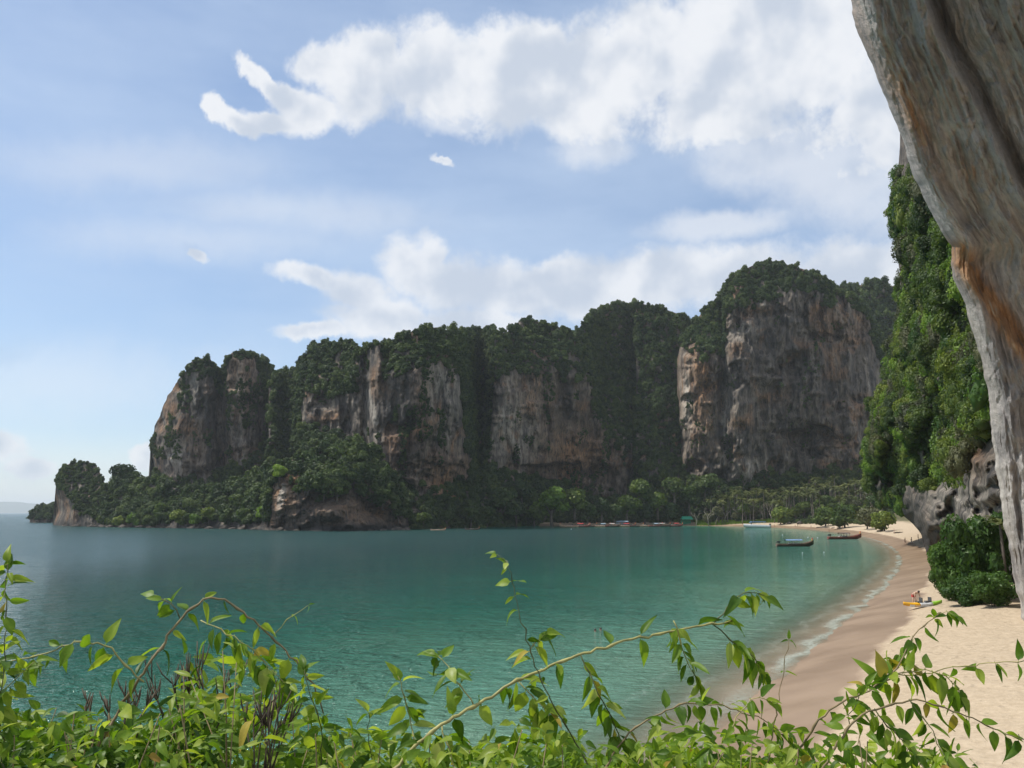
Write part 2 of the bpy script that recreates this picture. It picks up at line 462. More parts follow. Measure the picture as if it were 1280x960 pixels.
# ------------------------------------------------------------------ shoreline, beach, sea
shore_px = [(705, 658), (800, 657.2), (860, 657), (930, 658), (1000, 660.5), (1050, 665.5), (1090, 672.5), (1118, 683), (1130, 698),
            (1124, 716), (1097, 746), (1052, 785), (1002, 825), (950, 868), (900, 915), (858, 958)]
shore = [(900.0, 40000.0), (60.0, 2000.0), (-60.0, 900.0), (-40.0, 640.0)] + [tuple(at_z(u, v)[:2]) for u, v in shore_px] + [(4.5, 22.0), (3.0, 10.0), (1.0, -20.0), (-10, -120.0)]
shore = np.array(shore)
for _ in range(3):                                   # Chaikin smoothing
    a = shore[:-1] * 0.75 + shore[1:] * 0.25; c = shore[:-1] * 0.25 + shore[1:] * 0.75
    shore = np.concatenate([shore[:1], np.stack([a, c], 1).reshape(-1, 2), shore[-1:]])

def shore_sd(x, y):
    """signed distance to the waterline: positive on land"""
    x = np.asarray(x, float).ravel(); y = np.asarray(y, float).ravel()
    best = np.full(x.shape, 1e18); sgn = np.ones(x.shape)
    for (ax, ay), (bx, by) in zip(shore[:-1], shore[1:]):
        dx, dy = bx - ax, by - ay
        L2 = dx * dx + dy * dy
        if L2 < 1e-9: continue
        t = np.clip(((x - ax) * dx + (y - ay) * dy) / L2, 0, 1)
        ex, ey = x - ax - t * dx, y - ay - t * dy
        d = ex * ex + ey * ey
        m = d < best
        best[m] = d[m]
        sgn[m] = np.sign(dx * (y - ay) - dy * (x - ax))[m]
    return np.sqrt(best) * np.where(sgn == 0, 1, sgn)

def ground_z(x, y, rough=True):
    x = np.asarray(x, float); shp = x.shape; y = np.broadcast_to(np.asarray(y, float), shp)
    sd = shore_sd(x, y).reshape(shp)
    if rough:
        sd = sd + 0.35 * fbm(x / 3.1, y / 3.1, 0, 2, 5) * (np.abs(sd) < 12)
    land = 3.0 * (1 - np.exp(-np.maximum(sd, 0) / 10.0)) + 0.055 * np.maximum(sd - 22, 0) * (1 + 1.6 * sstep(350, 480, y)) + 0.02 * np.maximum(sd - 90, 0)
    sea = np.maximum(0.11 * np.minimum(sd, 0), -4.5)
    z = np.where(sd > 0, land, sea)
    if rough:
        k = np.clip((sd - 4.5) / 6, 0, 1)
        z = z + k * (0.09 * fbm(x / 1.7, y / 1.7, 0, 3, 11) + 0.10 * fbm(x / 7, y / 7, 0, 2, 3))
    return z, sd

def axis(segs):
    out = []
    for a, b, n in segs:
        out += list(np.linspace(a, b, n, endpoint=False))
    out.append(segs[-1][1])
    return np.array(out)

def on_ground(u, v):
    """where the sight line through a photo pixel meets the ground"""
    a, b = ray(u, v)
    t = np.exp(np.linspace(math.log(12), math.log(900), 3000))
    z, _ = ground_z(a * t, t, False)
    hit = np.nonzero(H + b * t <= np.maximum(z, 0))[0]
    k = t[hit[0]] if len(hit) else 600.0
    z, _ = ground_z(np.array([a * k]), np.array([k]))
    return Vector((float(a * k), float(k), max(float(z[0]), 0.0)))

# beach and land: one sheet, continuing as the sea floor
xs = axis([(-60, -10, 20), (-10, 60, 150), (60, 150, 120), (150, 300, 50), (300, 420, 15)])
ys = axis([(-30, 10, 20), (10, 110, 210), (110, 260, 140), (260, 480, 90), (480, 800, 100)])
X, Y = np.meshgrid(xs, ys)
Z, SD = ground_z(X, Y)
me = mesh_np('beach', np.stack([X, Y, Z], -1).reshape(-1, 3), grid_faces(len(ys), len(xs)))
attr(me, 'sd', SD)
m, nt, p, out = new_mat('sand'); b = NB(nt)
sd = b.attr('sd').outputs['Fac']
geo = b.n('ShaderNodeNewGeometry'); pos = geo.outputs['Position']
wob = b.noise(pos, 0.18, 3, 0.5)
fine = b.noise(pos, 3.0, 6, 0.65)
gr = b.noise(pos, 28.0, 3, 0.6)
sdw = b.math('ADD', sd, b.math('MULTIPLY', b.math('SUBTRACT', wob, 0.5), 2.4))
wet = b.rng(sdw, 4.3, 5.3, 1.0, 0.0)
dry = b.mix(b.rng(fine, 0.3, 0.7), (0.40, 0.315, 0.215), (0.49, 0.395, 0.28))
dry = b.mix(b.rng(gr, 0.55, 0.75, 0.0, 0.25), dry, (0.30, 0.21, 0.13))
debris = b.noise(b.mapping(pos, (1, 1, 1), (3, 7, 0)), 0.9, 7, 0.75)
dry = b.mix(b.math('MULTIPLY', b.rng(debris, 0.62, 0.68, 0.0, 0.6), b.rng(sd, 7, 12)), dry, (0.16, 0.11, 0.07))
wetc = b.mix(b.rng(wob, 0.35, 0.65), (0.225, 0.155, 0.10), (0.295, 0.21, 0.14))
soil = b.mix(b.rng(fine, 0.35, 0.65), (0.06, 0.06, 0.025), (0.12, 0.11, 0.05))
c = b.mix(wet, dry, wetc)
inland = b.rng(b.math('ADD', sd, b.math('MULTIPLY', b.math('SUBTRACT', wob, 0.5), 12)), 34, 42)
c = b.mix(inland, c, soil)
b.l(c, p.inputs['Base Color'])
b.l(b.math('SUBTRACT', 0.9, b.math('MULTIPLY', wet, 0.5)), p.inputs['Roughness'])
p.inputs['Specular IOR Level'].default_value = 0.3
vor = b.n('ShaderNodeTexVoronoi'); vor.inputs['Scale'].default_value = 1.5; b.l(b.mapping(pos, (1, 1, 0.2)), vor.inputs['Vector'])
foot = b.rng(vor.outputs['Distance'], 0.0, 0.30, -0.7, 0.0)
hh = b.math('MULTIPLY', b.math('ADD', b.math('ADD', fine, foot), b.math('MULTIPLY', b.noise(pos, 1.1, 3, 0.5), 1.8)), b.math('SUBTRACT', 1.0, wet))
b.l(b.bump(hh, 0.7, 0.2), p.inputs['Normal'])
M['sand'] = m
tag(mobj('beach', me, m), 'curved pale sand beach with a wet brown swash band', kind='structure')

# sea
xs = axis([(-24000, -1200, 14), (-1200, -200, 40), (-200, -10, 50), (-10, 130, 180), (130, 260, 30), (260, 1200, 10), (1200, 24000, 10)])
ys = axis([(-400, 0, 8), (0, 30, 15), (30, 180, 190), (180, 500, 120), (500, 760, 60), (760, 3000, 20), (3000, 24000, 14)])
X, Y = np.meshgrid(xs, ys)
SD = shore_sd(X, Y).reshape(X.shape)
me = mesh_np('sea', np.stack([X, Y, np.zeros_like(X)], -1).reshape(-1, 3), grid_faces(len(ys), len(xs)))
attr(me, 'sd', SD)
m, nt, p, out = new_mat('sea_water'); b = NB(nt)
sd = b.attr('sd').outputs['Fac']
geo = b.n('ShaderNodeNewGeometry'); pos = geo.outputs['Position']
off = b.math('MULTIPLY', sd, -1.0)
wp = b.mapping(pos, (0.55, 1.0, 1), (0, 0, 0), (0, 0, R(14)))
n1 = b.noise(wp, 0.42, 3, 0.55, 0.5)
n2 = b.noise(wp, 1.5, 4, 0.65, 0.3)
n3 = b.noise(pos, 0.018, 4, 0.6)
n0 = b.noise(wp, 0.11, 2, 0.5)
offw = b.math('ADD', off, b.math('MULTIPLY', b.math('SUBTRACT', n3, 0.5), 40.0))
col = b.ramp(b.rng(offw, 0, 110, 0, 1, False), [(0.0, (0.16, 0.25, 0.17)), (0.12, (0.085, 0.215, 0.15)), (0.30, (0.009, 0.120, 0.080)), (0.6, (0.000, 0.066, 0.053)), (1.0, (0.000, 0.048, 0.045))])
col = b.mix(b.rng(n3, 0.4, 0.65, 0.0, 0.35), col, b.mix(1.0, col, (0.75, 0.9, 1.05), 'MULTIPLY'))
# foam: broken lines that follow the waterline
fo = b.math('ADD', off, b.math('MULTIPLY', b.math('SUBTRACT', b.noise(pos, 0.16, 3, 0.5), 0.5), 4.0))
fb = b.noise(pos, 3.2, 6, 0.75)
def line(c0, w, th):
    d = b.math('ABSOLUTE', b.math('SUBTRACT', fo, c0))
    return b.math('MULTIPLY', b.rng(d, 0.0, w * 1.5, 1.0, 0.0), b.rng(fb, th, th + 0.25))
foam = b.math('MAXIMUM', line(0.5, 0.8, 0.28), b.math('MAXIMUM', b.math('MULTIPLY', line(2.6, 0.5, 0.38), 0.7), b.math('MULTIPLY', line(5.4, 0.4, 0.45), 0.5)))
foam = b.math('MULTIPLY', foam, b.rng(b.noise(pos, 0.06, 2, 0.5), 0.32, 0.55, 0.3, 1.0))
c = b.mix(b.math('MULTIPLY', foam, 0.5), col, (0.72, 0.74, 0.70))
b.l(c, p.inputs['Base Color'])
b.l(b.math('ADD', b.rng(off, 30, 200, 0.07, 0.26), b.math('MULTIPLY', foam, 0.6)), p.inputs['Roughness'])
p.inputs['IOR'].default_value = 1.33; p.inputs['Specular IOR Level'].default_value = 0.5
al = b.rng(off, -0.3, 8.0, 0.12, 1.0)
al = b.math('MAXIMUM', al, b.math('MULTIPLY', foam, 0.6))
b.l(al, p.inputs['Alpha'])
calm = b.rng(off, 0, 30, 0.25, 1.0)
hgt = b.math('ADD', b.math('MULTIPLY', n0, 1.2), b.math('ADD', n1, b.math('MULTIPLY', n2, 0.8)))
hgt = b.math('MULTIPLY', hgt, calm)
b.l(b.bump(hgt, 1.0, 1.7), p.inputs['Normal'])
M['sea'] = m
tag(mobj('sea', me, m), 'green sea water of the bay', kind='structure')

# ------------------------------------------------------------------ crowns and forest
def crown_mesh(name, seed, rad, n_lobes, n_leaf, leaf, flat=0.8, core=True, mat='leaf_far', under=False, lr=(0.30, 0.52), spread=0.62):
    g = np.random.default_rng(seed)
    V = []; Fq = []
    lobes = []
    for i in range(n_lobes):
        a = g.uniform(0, 2 * math.pi); rr = rad * spread * math.sqrt(g.uniform(0, 1)); zz = g.uniform(-0.45, 0.55) * rad * flat
        r = rad * g.uniform(*lr)
        lobes.append((rr * math.cos(a), rr * math.sin(a), zz, r))
    lobes[0] = (0, 0, 0.1 * rad, rad * 0.6)
    w = np.array([l[3] ** 2 for l in lobes]); w /= w.sum()
    which = g.choice(len(lobes), n_leaf, p=w)
    Lb = np.array(lobes)[which]
    d = g.normal(size=(n_leaf, 3)); d /= np.linalg.norm(d, axis=1)[:, None]
    if not under: d[:, 2] = np.where(d[:, 2] < -0.5, -d[:, 2], d[:, 2])
    c = Lb[:, :3] + d * (Lb[:, 3] * g.uniform(0.82, 1.12, n_leaf))[:, None] * np.array([1, 1, flat])
    nrm = d + g.normal(size=(n_leaf, 3)) * 0.55; nrm /= np.linalg.norm(nrm, axis=1)[:, None]
    t = np.cross(nrm, g.normal(size=(n_leaf, 3))); t /= np.linalg.norm(t, axis=1)[:, None]
    bt = np.cross(nrm, t)
    s = leaf * g.uniform(0.6, 1.35, n_leaf)[:, None]
    q = np.stack([c - t * s, c + bt * s * 0.55 + nrm * s * 0.12, c + t * s, c - bt * s * 0.55 + nrm * s * 0.12], 1)
    V = q.reshape(-1, 3); Fq = np.arange(n_leaf * 4).reshape(-1, 4)
    vs = [V]; fs = [Fq]; off = len(V)
    if core:
        bm = bmesh.new(); bmesh.ops.create_icosphere(bm, subdivisions=1, radius=1.0)
        iv = np.array([v.co[:] for v in bm.verts]); it = np.array([[v.index for v in f.verts] for f in bm.faces]); bm.free()
        it4 = np.concatenate([it, it[:, 2:3]], 1)
        tris = []
        for l in lobes:
            k = l[3] * 0.80
            vv = iv * np.array([k, k, k * flat]) * g.uniform(0.85, 1.1, (len(iv), 1)) + np.array(l[:3])
            vs.append(vv); tris.append(it + off); off += len(vv)
        allv = np.concatenate(vs)
        me = bpy.data.meshes.new(name)
        tri = np.concatenate(tris)
        lv = np.concatenate([Fq.ravel(), tri.ravel()]).astype(np.int32)
        me.vertices.add(len(allv)); me.vertices.foreach_set('co', allv.astype(np.float32).ravel())
        me.loops.add(len(lv)); me.loops.foreach_set('vertex_index', lv)
        me.polygons.add(len(Fq) + len(tri))
        st = np.concatenate([np.arange(len(Fq)) * 4, len(Fq) * 4 + np.arange(len(tri)) * 3]).astype(np.int32)
        me.polygons.foreach_set('loop_start', st)
        me.update(calc_edges=True)
    else:
        me = mesh_np(name, V, Fq, False)
    me.materials.append(M[mat])
    return me

far_crowns = [crown_mesh('far_crown', 100 + i, 3.6, 6 + i % 4, 460, 0.55, (0.75, 1.05, 1.3)[i % 3], lr=(0.22, 0.5), spread=0.75) for i in range(9)]
slope_crowns = [crown_mesh('slope_crown', 140 + i, 3.4, 9, 2600, 0.21, 0.9 if i % 3 else 1.3, True, m_) for i, m_ in enumerate(('leaf_mid', 'leaf_far', 'leaf_mid', 'leaf_olive', 'leaf_far', 'leaf_mid', 'leaf_bush', 'leaf_bright'))]
fine_crowns = [crown_mesh('fine_crown', 160 + i, 2.6, 8, 1900, 0.19, 0.9, True, 'leaf_mid') for i in range(5)]

def source_collection(name, meshes):
    c = bpy.data.collections.new(name)
    for me in meshes:
        o = bpy.data.objects.new(me.name, me); c.objects.link(o)
    return c
SRC_FAR = source_collection('far_crowns', far_crowns)
SRC_SLOPE = source_collection('slope_crowns', slope_crowns)
SRC_FINE = source_collection('fine_crowns', fine_crowns)

_gn = {}
def scatter_tree(src):
    if src.name in _gn: return _gn[src.name]
    ng = bpy.data.node_groups.new('scatter_' + src.name, 'GeometryNodeTree')
    ng.interface.new_socket('Geometry', in_out='INPUT', socket_type='NodeSocketGeometry')
    ng.interface.new_socket('Geometry', in_out='OUTPUT', socket_type='NodeSocketGeometry')
    N = ng.nodes.new; L = ng.links.new
    gi = N('NodeGroupInput'); go = N('NodeGroupOutput')
    mp = N('GeometryNodeMeshToPoints')
    ci = N('GeometryNodeCollectionInfo'); ci.inputs['Collection'].default_value = src
    ci.inputs['Separate Children'].default_value = True; ci.inputs['Reset Children'].default_value = True
    ip = N('GeometryNodeInstanceOnPoints'); ip.inputs['Pick Instance'].default_value = True
    def na(name, typ):
        a = N('GeometryNodeInputNamedAttribute'); a.data_type = typ; a.inputs['Name'].default_value = name; return a.outputs['Attribute']
    L(gi.outputs[0], mp.inputs['Mesh']); L(mp.outputs[0], ip.inputs['Points']); L(ci.outputs[0], ip.inputs['Instance'])
    L(na('pick', 'INT'), ip.inputs['Instance Index']); L(na('rot', 'FLOAT_VECTOR'), ip.inputs['Rotation']); L(na('scl', 'FLOAT_VECTOR'), ip.inputs['Scale'])
    L(ip.outputs[0], go.inputs[0])
    _gn[src.name] = ng
    return ng

def forest(name, pts, scl, src, n_src, label, seed=0):
    g = np.random.default_rng(seed)
    n = len(pts)
    me = bpy.data.meshes.new(name)
    me.vertices.add(n); me.vertices.foreach_set('co', np.asarray(pts, np.float32).ravel())
    attr(me, 'scl', scl, 'FLOAT_VECTOR')
    rot = np.stack([g.normal(0, 0.2, n), g.normal(0, 0.2, n), g.uniform(0, 6.283, n)], -1)
    attr(me, 'rot', rot, 'FLOAT_VECTOR')
    a = me.attributes.new('pick', 'INT', 'POINT'); a.data.foreach_set('value', g.integers(0, n_src, n).astype(np.int32))
    o = mobj(name, me)
    md = o.modifiers.new('scatter', 'NODES'); md.node_group = scatter_tree(src)
    tag(o, label, kind='stuff')
    return o

# ------------------------------------------------------------------ cliffs as relief sheets
SHEETS = []
def make_sheet(name, label, U, V, D, mat, veg=None, ochre=None, pale=None, dark=None, back=60.0, left_back=0, right_back=0, rk=None, drop=True):
    """a cliff: rows run from foot to top, columns along the face; closed over the top and back"""
    nr, nc = U.shape
    P = at(U, V, D)
    rows = [P]
    if back > 0:
        top = P[-1]
        zb = P[0][:, 2]
        ks = np.array([0.12, 0.35, 0.7, 1.0])
        ext = []
        for k in ks:
            q = top.copy()
            q[:, 1] += back * k
            q[:, 0] += top[:, 0] / np.maximum(top[:, 1], 1) * back * k
            q[:, 2] = top[:, 2] - (top[:, 2] - zb) * (k ** 2.2) * (1.0 if drop else 0.2)
            ext.append(q)
        P = np.concatenate([P, np.stack(ext)], 0)
    if left_back or right_back:
        parts = [P]
        if left_back:
            e = P[:, 0]
            parts = [np.stack([e + np.stack([(e[:, 0] / e[:, 1] + 0.3) * left_back * k, np.full(len(e), left_back * k), (e[:, 2] - H) / e[:, 1] * left_back * k], -1) for k in (1.0, 0.5, 0.2)], 1)] + parts
        if right_back:
            e = P[:, -1]
            parts = parts + [np.stack([e + np.array([-right_back * 0.35 * k, right_back * k, 0]) for k in (0.2, 0.5, 1.0)], 1)]
        P = np.concatenate(parts, 1)
    NR, NC = P.shape[:2]
    c0 = 3 if left_back else 0
    def pad(A):
        if A is None: return np.zeros(NR * NC)
        B = np.zeros((NR, NC)); B[:nr, c0:c0 + nc] = A
        if c0: B[:nr, :c0] = A[:, :1]
        return B.ravel()
    me = mesh_np(name, P.reshape(-1, 3), grid_faces(NR, NC))
    if rk is None: rkv = np.stack([P[..., 0], P[..., 2], P[..., 1]], -1)
    else:
        rkv = np.zeros((NR, NC, 3)); rkv[:nr, c0:c0 + nc] = rk
        if c0: rkv[:nr, :c0] = rk[:, :1]
        if NR > nr: rkv[nr:] = rkv[nr - 1]
    attr(me, 'rk', rkv.reshape(-1, 3), 'FLOAT_VECTOR')
    attr(me, 'ochre', pad(ochre)); attr(me, 'pale', pad(pale)); attr(me, 'dark', pad(dark))
    o = mobj(name, me, mat)
    tag(o, label, kind='structure')
    SHEETS.append((U, V, D))
    return o, at(U, V, D)

def scatter_on(P, veg, spacing, seed, size=(0.75, 1.35), lift=0.35, r0=3.6, squash=1.0, maxn=6000):
    """random points on the vegetated cells of a sheet"""
    g = np.random.default_rng(seed)
    a = P[1:, :-1] - P[:-1, :-1]; b_ = P[:-1, 1:] - P[:-1, :-1]
    nrm = np.cross(b_, a); area = np.linalg.norm(nrm, axis=-1)
    nrm = nrm / np.maximum(area[..., None], 1e-9)
    w = np.minimum(area, np.percentile(area, 99)) * (veg[:-1, :-1] > 0.5)
    n = int(min(maxn, w.sum() / (spacing * spacing)))
    k = g.choice(w.size, n, p=(w / w.sum()).ravel())
    i, j = np.unravel_index(k, w.shape)
    f1 = g.uniform(0, 1, (n, 1)); f2 = g.uniform(0, 1, (n, 1))
    pts = P[i, j] + a[i, j] * f1 + b_[i, j] * f2
    s = size[0] + (size[1] * 1.15 - size[0]) * g.uniform(0, 1, n) ** 1.6
    nn = nrm[i, j]; nn = np.where(nn[:, 1:2] > 0.2, -nn, nn)
    nn[:, 2] = np.abs(nn[:, 2]) + 0.35; nn /= np.linalg.norm(nn, axis=1)[:, None]
    pts = pts + nn * (s * r0 * lift)[:, None]
    scl = np.stack([s * g.uniform(0.85, 1.15, n), s * g.uniform(0.85, 1.15, n), s * squash * g.uniform(0.8, 1.25, n)], -1)
    return pts, scl

def build_columns(u0, u1, nu, nv, vtop, D0, zb=-3.0):
    us = np.linspace(u0, u1, nu)
    vt = vtop(us); d0 = D0(us)
    # pixel row at which the foot (z = zb) is seen at depth d0
    tz = (zb - H) / d0
    dy = (tz * math.cos(PITCH) - math.sin(PITCH)) / (math.cos(PITCH) + tz * math.sin(PITCH))
    vb = 480 - dy * F
    t = np.linspace(0, 1, nv)[:, None]
    return np.broadcast_to(us, (nv, nu)).copy(), vb + (vt - vb) * t, d0

def integrate(U, V, d0, slope):
    D = np.zeros_like(V); D[0] = d0
    for k in range(1, len(V)):
        dz = (V[k - 1] - V[k]) / F * D[k - 1]
        D[k] = D[k - 1] + slope[k - 1] * dz
    return D

def gauss(x, c, w): return np.exp(-((x - c) / w) ** 2)

def rock_relief(U, V, D, amp=1.0, seed=0):
    x = U / F * 560; z = -V / F * 560
    r = 5.5 * fbm(x / 38, z / 60, 0.3, 4, seed) + 3.0 * fbm(x / 13, z / 30, 2.2, 4, seed + 3)
    r += 2.4 * ridged(x / 5.5, z / 40, 0.7, 3, seed + 7) + 1.4 * fbm(x / 3.0, z / 6.0, 0, 3, seed + 9)
    pk = fbm(x / 11, z / 15, 5.0, 4, seed + 13); r += 9 * np.clip(pk - 0.28, 0, 0.6)
    led = fbm(x / 30, z / 9, 9.0, 3, seed + 15); r -= 4.5 * np.clip(led - 0.25, 0, 0.5)
    return r * amp

all_far_pts = []; all_far_scl = []
picked = []                 # trees that become things of their own: (points, scales, label, group)
def pick_trees(p_, s_, score, n, label, group):
    k = np.argsort(-score)[:n]
    keep = np.ones(len(p_), bool); keep[k] = False
    picked.append((p_[k], s_[k], label, group))
    return p_[keep], s_[keep]
def add_forest(P, veg, spacing, seed, single=None, **kw):
    p_, s_ = scatter_on(P, veg, spacing, seed, **kw)
    if single:
        n, mode, label, group = single
        g = np.random.default_rng(seed + 900)
        if mode == 'sky':                                  # those that stand on the skyline
            el = (p_[:, 2] - H) / p_[:, 1]; az = p_[:, 0] / p_[:, 1]
            bins = np.floor(az / 0.012); sc = np.zeros(len(p_))
            for b_ in np.unique(bins):
                i = np.nonzero(bins == b_)[0]; sc[i] = np.argsort(np.argsort(el[i])) - len(i)
            score = sc + g.uniform(0, 0.3, len(p_))
        else:
            score = s_[:, 0] * 2 + g.uniform(0, 1, len(p_)) - (p_[:, 1] - p_[:, 1].min()) / 60
        p_, s_ = pick_trees(p_, s_, score, n, label, group)
    all_far_pts.append(p_); all_far_scl.append(s_)

def edge_round(U, u0, u1, wl, wr, Rl, Rr):
    e = np.zeros_like(U)
    if wl: e = e + Rl * (1 - np.sqrt(1 - np.clip(1 - (U - u0) / wl, 0, 1) ** 2))
    if wr: e = e + Rr * (1 - np.sqrt(1 - np.clip(1 - (u1 - U) / wr, 0, 1) ** 2))
    return e

# (1) main forested wall of the peninsula
vtop = curve([(336, 480), (345, 468), (356, 462), (374, 462), (379, 447), (392, 431), (410, 427), (440, 428), (455, 437), (470, 428), (490, 427), (505, 420), (520, 411), (548, 409),
              (570, 416), (590, 412), (620, 411), (632, 417), (645, 404), (660, 399), (690, 406), (720, 416), (728, 404), (737, 391), (760, 381), (800, 379),
              (830, 386), (850, 393), (862, 402), (872, 420)])
D0m = curve([(336, 500), (450, 470), (520, 470), (600, 525), (640, 562), (680, 598), (720, 618), (800, 638), (872, 648)])
vV = curve([(336, 640), (372, 640), (378, 500), (400, 505), (430, 500), (448, 470), (452, 432), (474, 434), (478, 466), (505, 470), (515, 458), (560, 456), (574, 470), (580, 560), (600, 600), (612, 560), (618, 480),
            (626, 470), (650, 468), (700, 460), (733, 478), (748, 520), (754, 548), (790, 560), (798, 700), (872, 700)])
vT = curve([(336, 540), (380, 535), (440, 545), (470, 565), (480, 585), (500, 603), (522, 617), (545, 612), (562, 607), (585, 588), (597, 560), (612, 572), (640, 582), (655, 592), (690, 607),
            (720, 612), (745, 618), (775, 624), (792, 600), (800, 560), (872, 560)])
U, V, d0 = build_columns(336, 872, 640, 250, vtop, D0m)
nz = fbm(U / 16, V / 14, 0, 4, 21); nz2 = fbm(U / 5, V / 9, 1, 3, 25)
veg = np.maximum(sstep(-4, 4, vV(U) + nz * 16 + nz2 * 5 - V), sstep(-4, 4, V - vT(U) - nz * 12))
wall = (fbm(U / 12, V / 26, 4, 4, 41) > 0.42) * (veg < 0.5)
upper = sstep(-30, 30, vV(U) - V)
talus = sstep(-6, 10, V - vT(U))
slope = 0.05 + 0.62 * sstep(-8, 12, vV(U) - V) * (1 - talus) + 0.85 * talus - 0.22 * (1 - upper) * (1 - talus)
slope = np.where((U > 795), 0.35, slope)
D = integrate(U, V, d0, slope)
D += 34 * gauss(U, 598, 13) * sstep(640, 560, V) + 26 * gauss(U, 360, 16) + 12 * gauss(U, 772, 24) - 10 * gauss(U, 830, 26) * (V < 600)
D += 8 * gauss(U, 456, 5) - 9 * gauss(U, 470, 8) * sstep(420, 470, V) + 10 * gauss(U, 738, 10)
# overhanging hollows
def hollow(U, V, cu, cv, ru, rv, dep):
    U = U + ru * 0.55 * fbm(U / ru * 1.3, V / rv * 1.3, cu, 3, 43); V = V + rv * 0.55 * fbm(U / ru * 1.3, V / rv * 1.3, cv, 3, 47)
    return dep * np.clip(1 - ((U - cu) / ru) ** 2 - ((V - cv) / rv) ** 2, 0, 1) ** 0.6
D += hollow(U, V, 540, 596, 34, 16, 9) + hollow(U, V, 694, 590, 40, 16, 14) + hollow(U, V, 752, 590, 18, 22, 9) + hollow(U, V, 708, 512, 10, 14, 6) + hollow(U, V, 515, 555, 12, 30, 5)
D += rock_relief(U, V, D, 1.35, 50)
och = 0.9 * gauss(U, 555, 30) * gauss(V, 590, 26) + 0.5 * gauss(U, 528, 14) * gauss(V, 500, 50) + 0.9 * gauss(U, 720, 50) * gauss(V, 568, 34) + 0.35 * gauss(U, 680, 40) * gauss(V, 500, 40)
pale = 1.0 * gauss(U - (V - 505) * 0.28, 463, 5) * gauss(V, 512, 34) + 0.7 * gauss(U, 645, 26) * gauss(V, 540, 34) + 0.5 * gauss(U, 560, 30) * gauss(V, 485, 30) + 0.9 * gauss(U, 630, 7) * gauss(V, 520, 14)  # first term paints sunlight on the left-facing streak; the rest is pale rock
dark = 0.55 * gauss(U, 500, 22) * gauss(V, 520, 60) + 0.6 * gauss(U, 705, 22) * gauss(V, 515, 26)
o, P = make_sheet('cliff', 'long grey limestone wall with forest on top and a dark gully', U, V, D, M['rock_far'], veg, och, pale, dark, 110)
add_forest(P, veg, 2.3, 1, single=(60, 'sky', 'dark green tree on the skyline of the long forested wall', 'skyline trees of the long wall'), size=(0.42, 1.0), lift=0.25, maxn=11000)
add_forest(P, wall * 1.0, 1.5, 21, size=(0.14, 0.42), lift=0.2, maxn=1500)
P_main, veg_main = P, veg

# (2) big dome tower by the grove
vtop = curve([(846, 452), (852, 425), (862, 410), (872, 398), (882, 384), (895, 374), (903, 362), (912, 350), (930, 337), (945, 330), (962, 327), (985, 331), (1003, 336), (1022, 344),
              (1035, 352), (1046, 362), (1062, 366), (1080, 380), (1095, 410), (1108, 450), (1116, 520)])
D0g = curve([(846, 640), (870, 622), (980, 612), (1060, 618), (1116, 650)])
vV = curve([(846, 444), (862, 441), (880, 447), (899, 446), (906, 440), (909, 388), (930, 382), (960, 378), (985, 366), (1003, 360), (1020, 366), (1037, 384), (1048, 372), (1062, 382), (1085, 395), (1092, 440), (1104, 470), (1116, 600)])
vT = curve([(846, 585), (880, 596), (930, 603), (960, 596), (1000, 592), (1070, 584), (1116, 570)])
U, V, d0 = build_columns(846, 1116, 340, 250, vtop, D0g, 0.0)
nz = fbm(U / 12, V / 12, 0, 4, 61); nz2 = fbm(U / 5, V / 9, 1, 3, 65)
veg = np.maximum(sstep(-4, 4, vV(U) + nz * 10 + nz2 * 4 - V), sstep(-4, 4, V - vT(U) - nz * 8))
wall = (fbm(U / 12, V / 24, 4, 4, 71) > 0.55) * (veg < 0.5)
slope = 0.03 + 0.8 * sstep(-8, 10, vV(U) - V) + 0.5 * sstep(-4, 8, V - vT(U)) - 0.16 * sstep(430, 500, V)
D = integrate(U, V, d0, slope)
D += edge_round(U, 846, 1116, 30, 34, 34, 60)
D += 9 * gauss(U, 904, 6) * sstep(600, 430, V) - 7 * gauss(U, 925, 14)
D += hollow(U, V, 1005, 552, 38, 22, 18) + hollow(U, V, 982, 464, 16, 14, 9) + hollow(U, V, 1024, 422, 22, 9, 7) + hollow(U, V, 1075, 548, 14, 20, 8) + hollow(U, V, 968, 585, 10, 12, 7) + hollow(U, V, 918, 400, 7, 9, 5)
D += rock_relief(U, V, D, 1.8, 90)
och = 1.1 * gauss(U, 868, 18) * gauss(V, 490, 48) + 0.7 * gauss(U, 1033, 16) * gauss(V, 405, 18) + 0.4 * gauss(U, 1075, 14) * gauss(V, 410, 22) + 0.3 * gauss(U, 972, 10) * gauss(V, 490, 18)
pale = 1.0 * gauss(U, 858, 9) * gauss(V, 495, 50) + 1.0 * gauss(U, 940, 16) * gauss(V, 588, 12) + 0.6 * gauss(U, 908, 5) * gauss(V, 525, 60) + 0.5 * gauss(U, 930, 22) * gauss(V, 405, 16)  # first term: sunlit left face of the tower, put into the rock colour
dark = 0.4 * gauss(U, 1000, 60) * gauss(V, 470, 90)
o, P = make_sheet('cliff_tower', 'broad dark limestone tower with a forested dome behind the palms', U, V, D, M['rock_far'], veg, och, pale, dark, 120)
add_forest(P, veg, 2.2, 2, single=(30, 'sky', 'dark green tree on the dome of the broad tower behind the palms', 'trees on the dome of the broad tower'), size=(0.4, 0.9), lift=0.25, maxn=5000)
add_forest(P, wall * 1.0, 1.5, 22, size=(0.14, 0.42), lift=0.2, maxn=500)

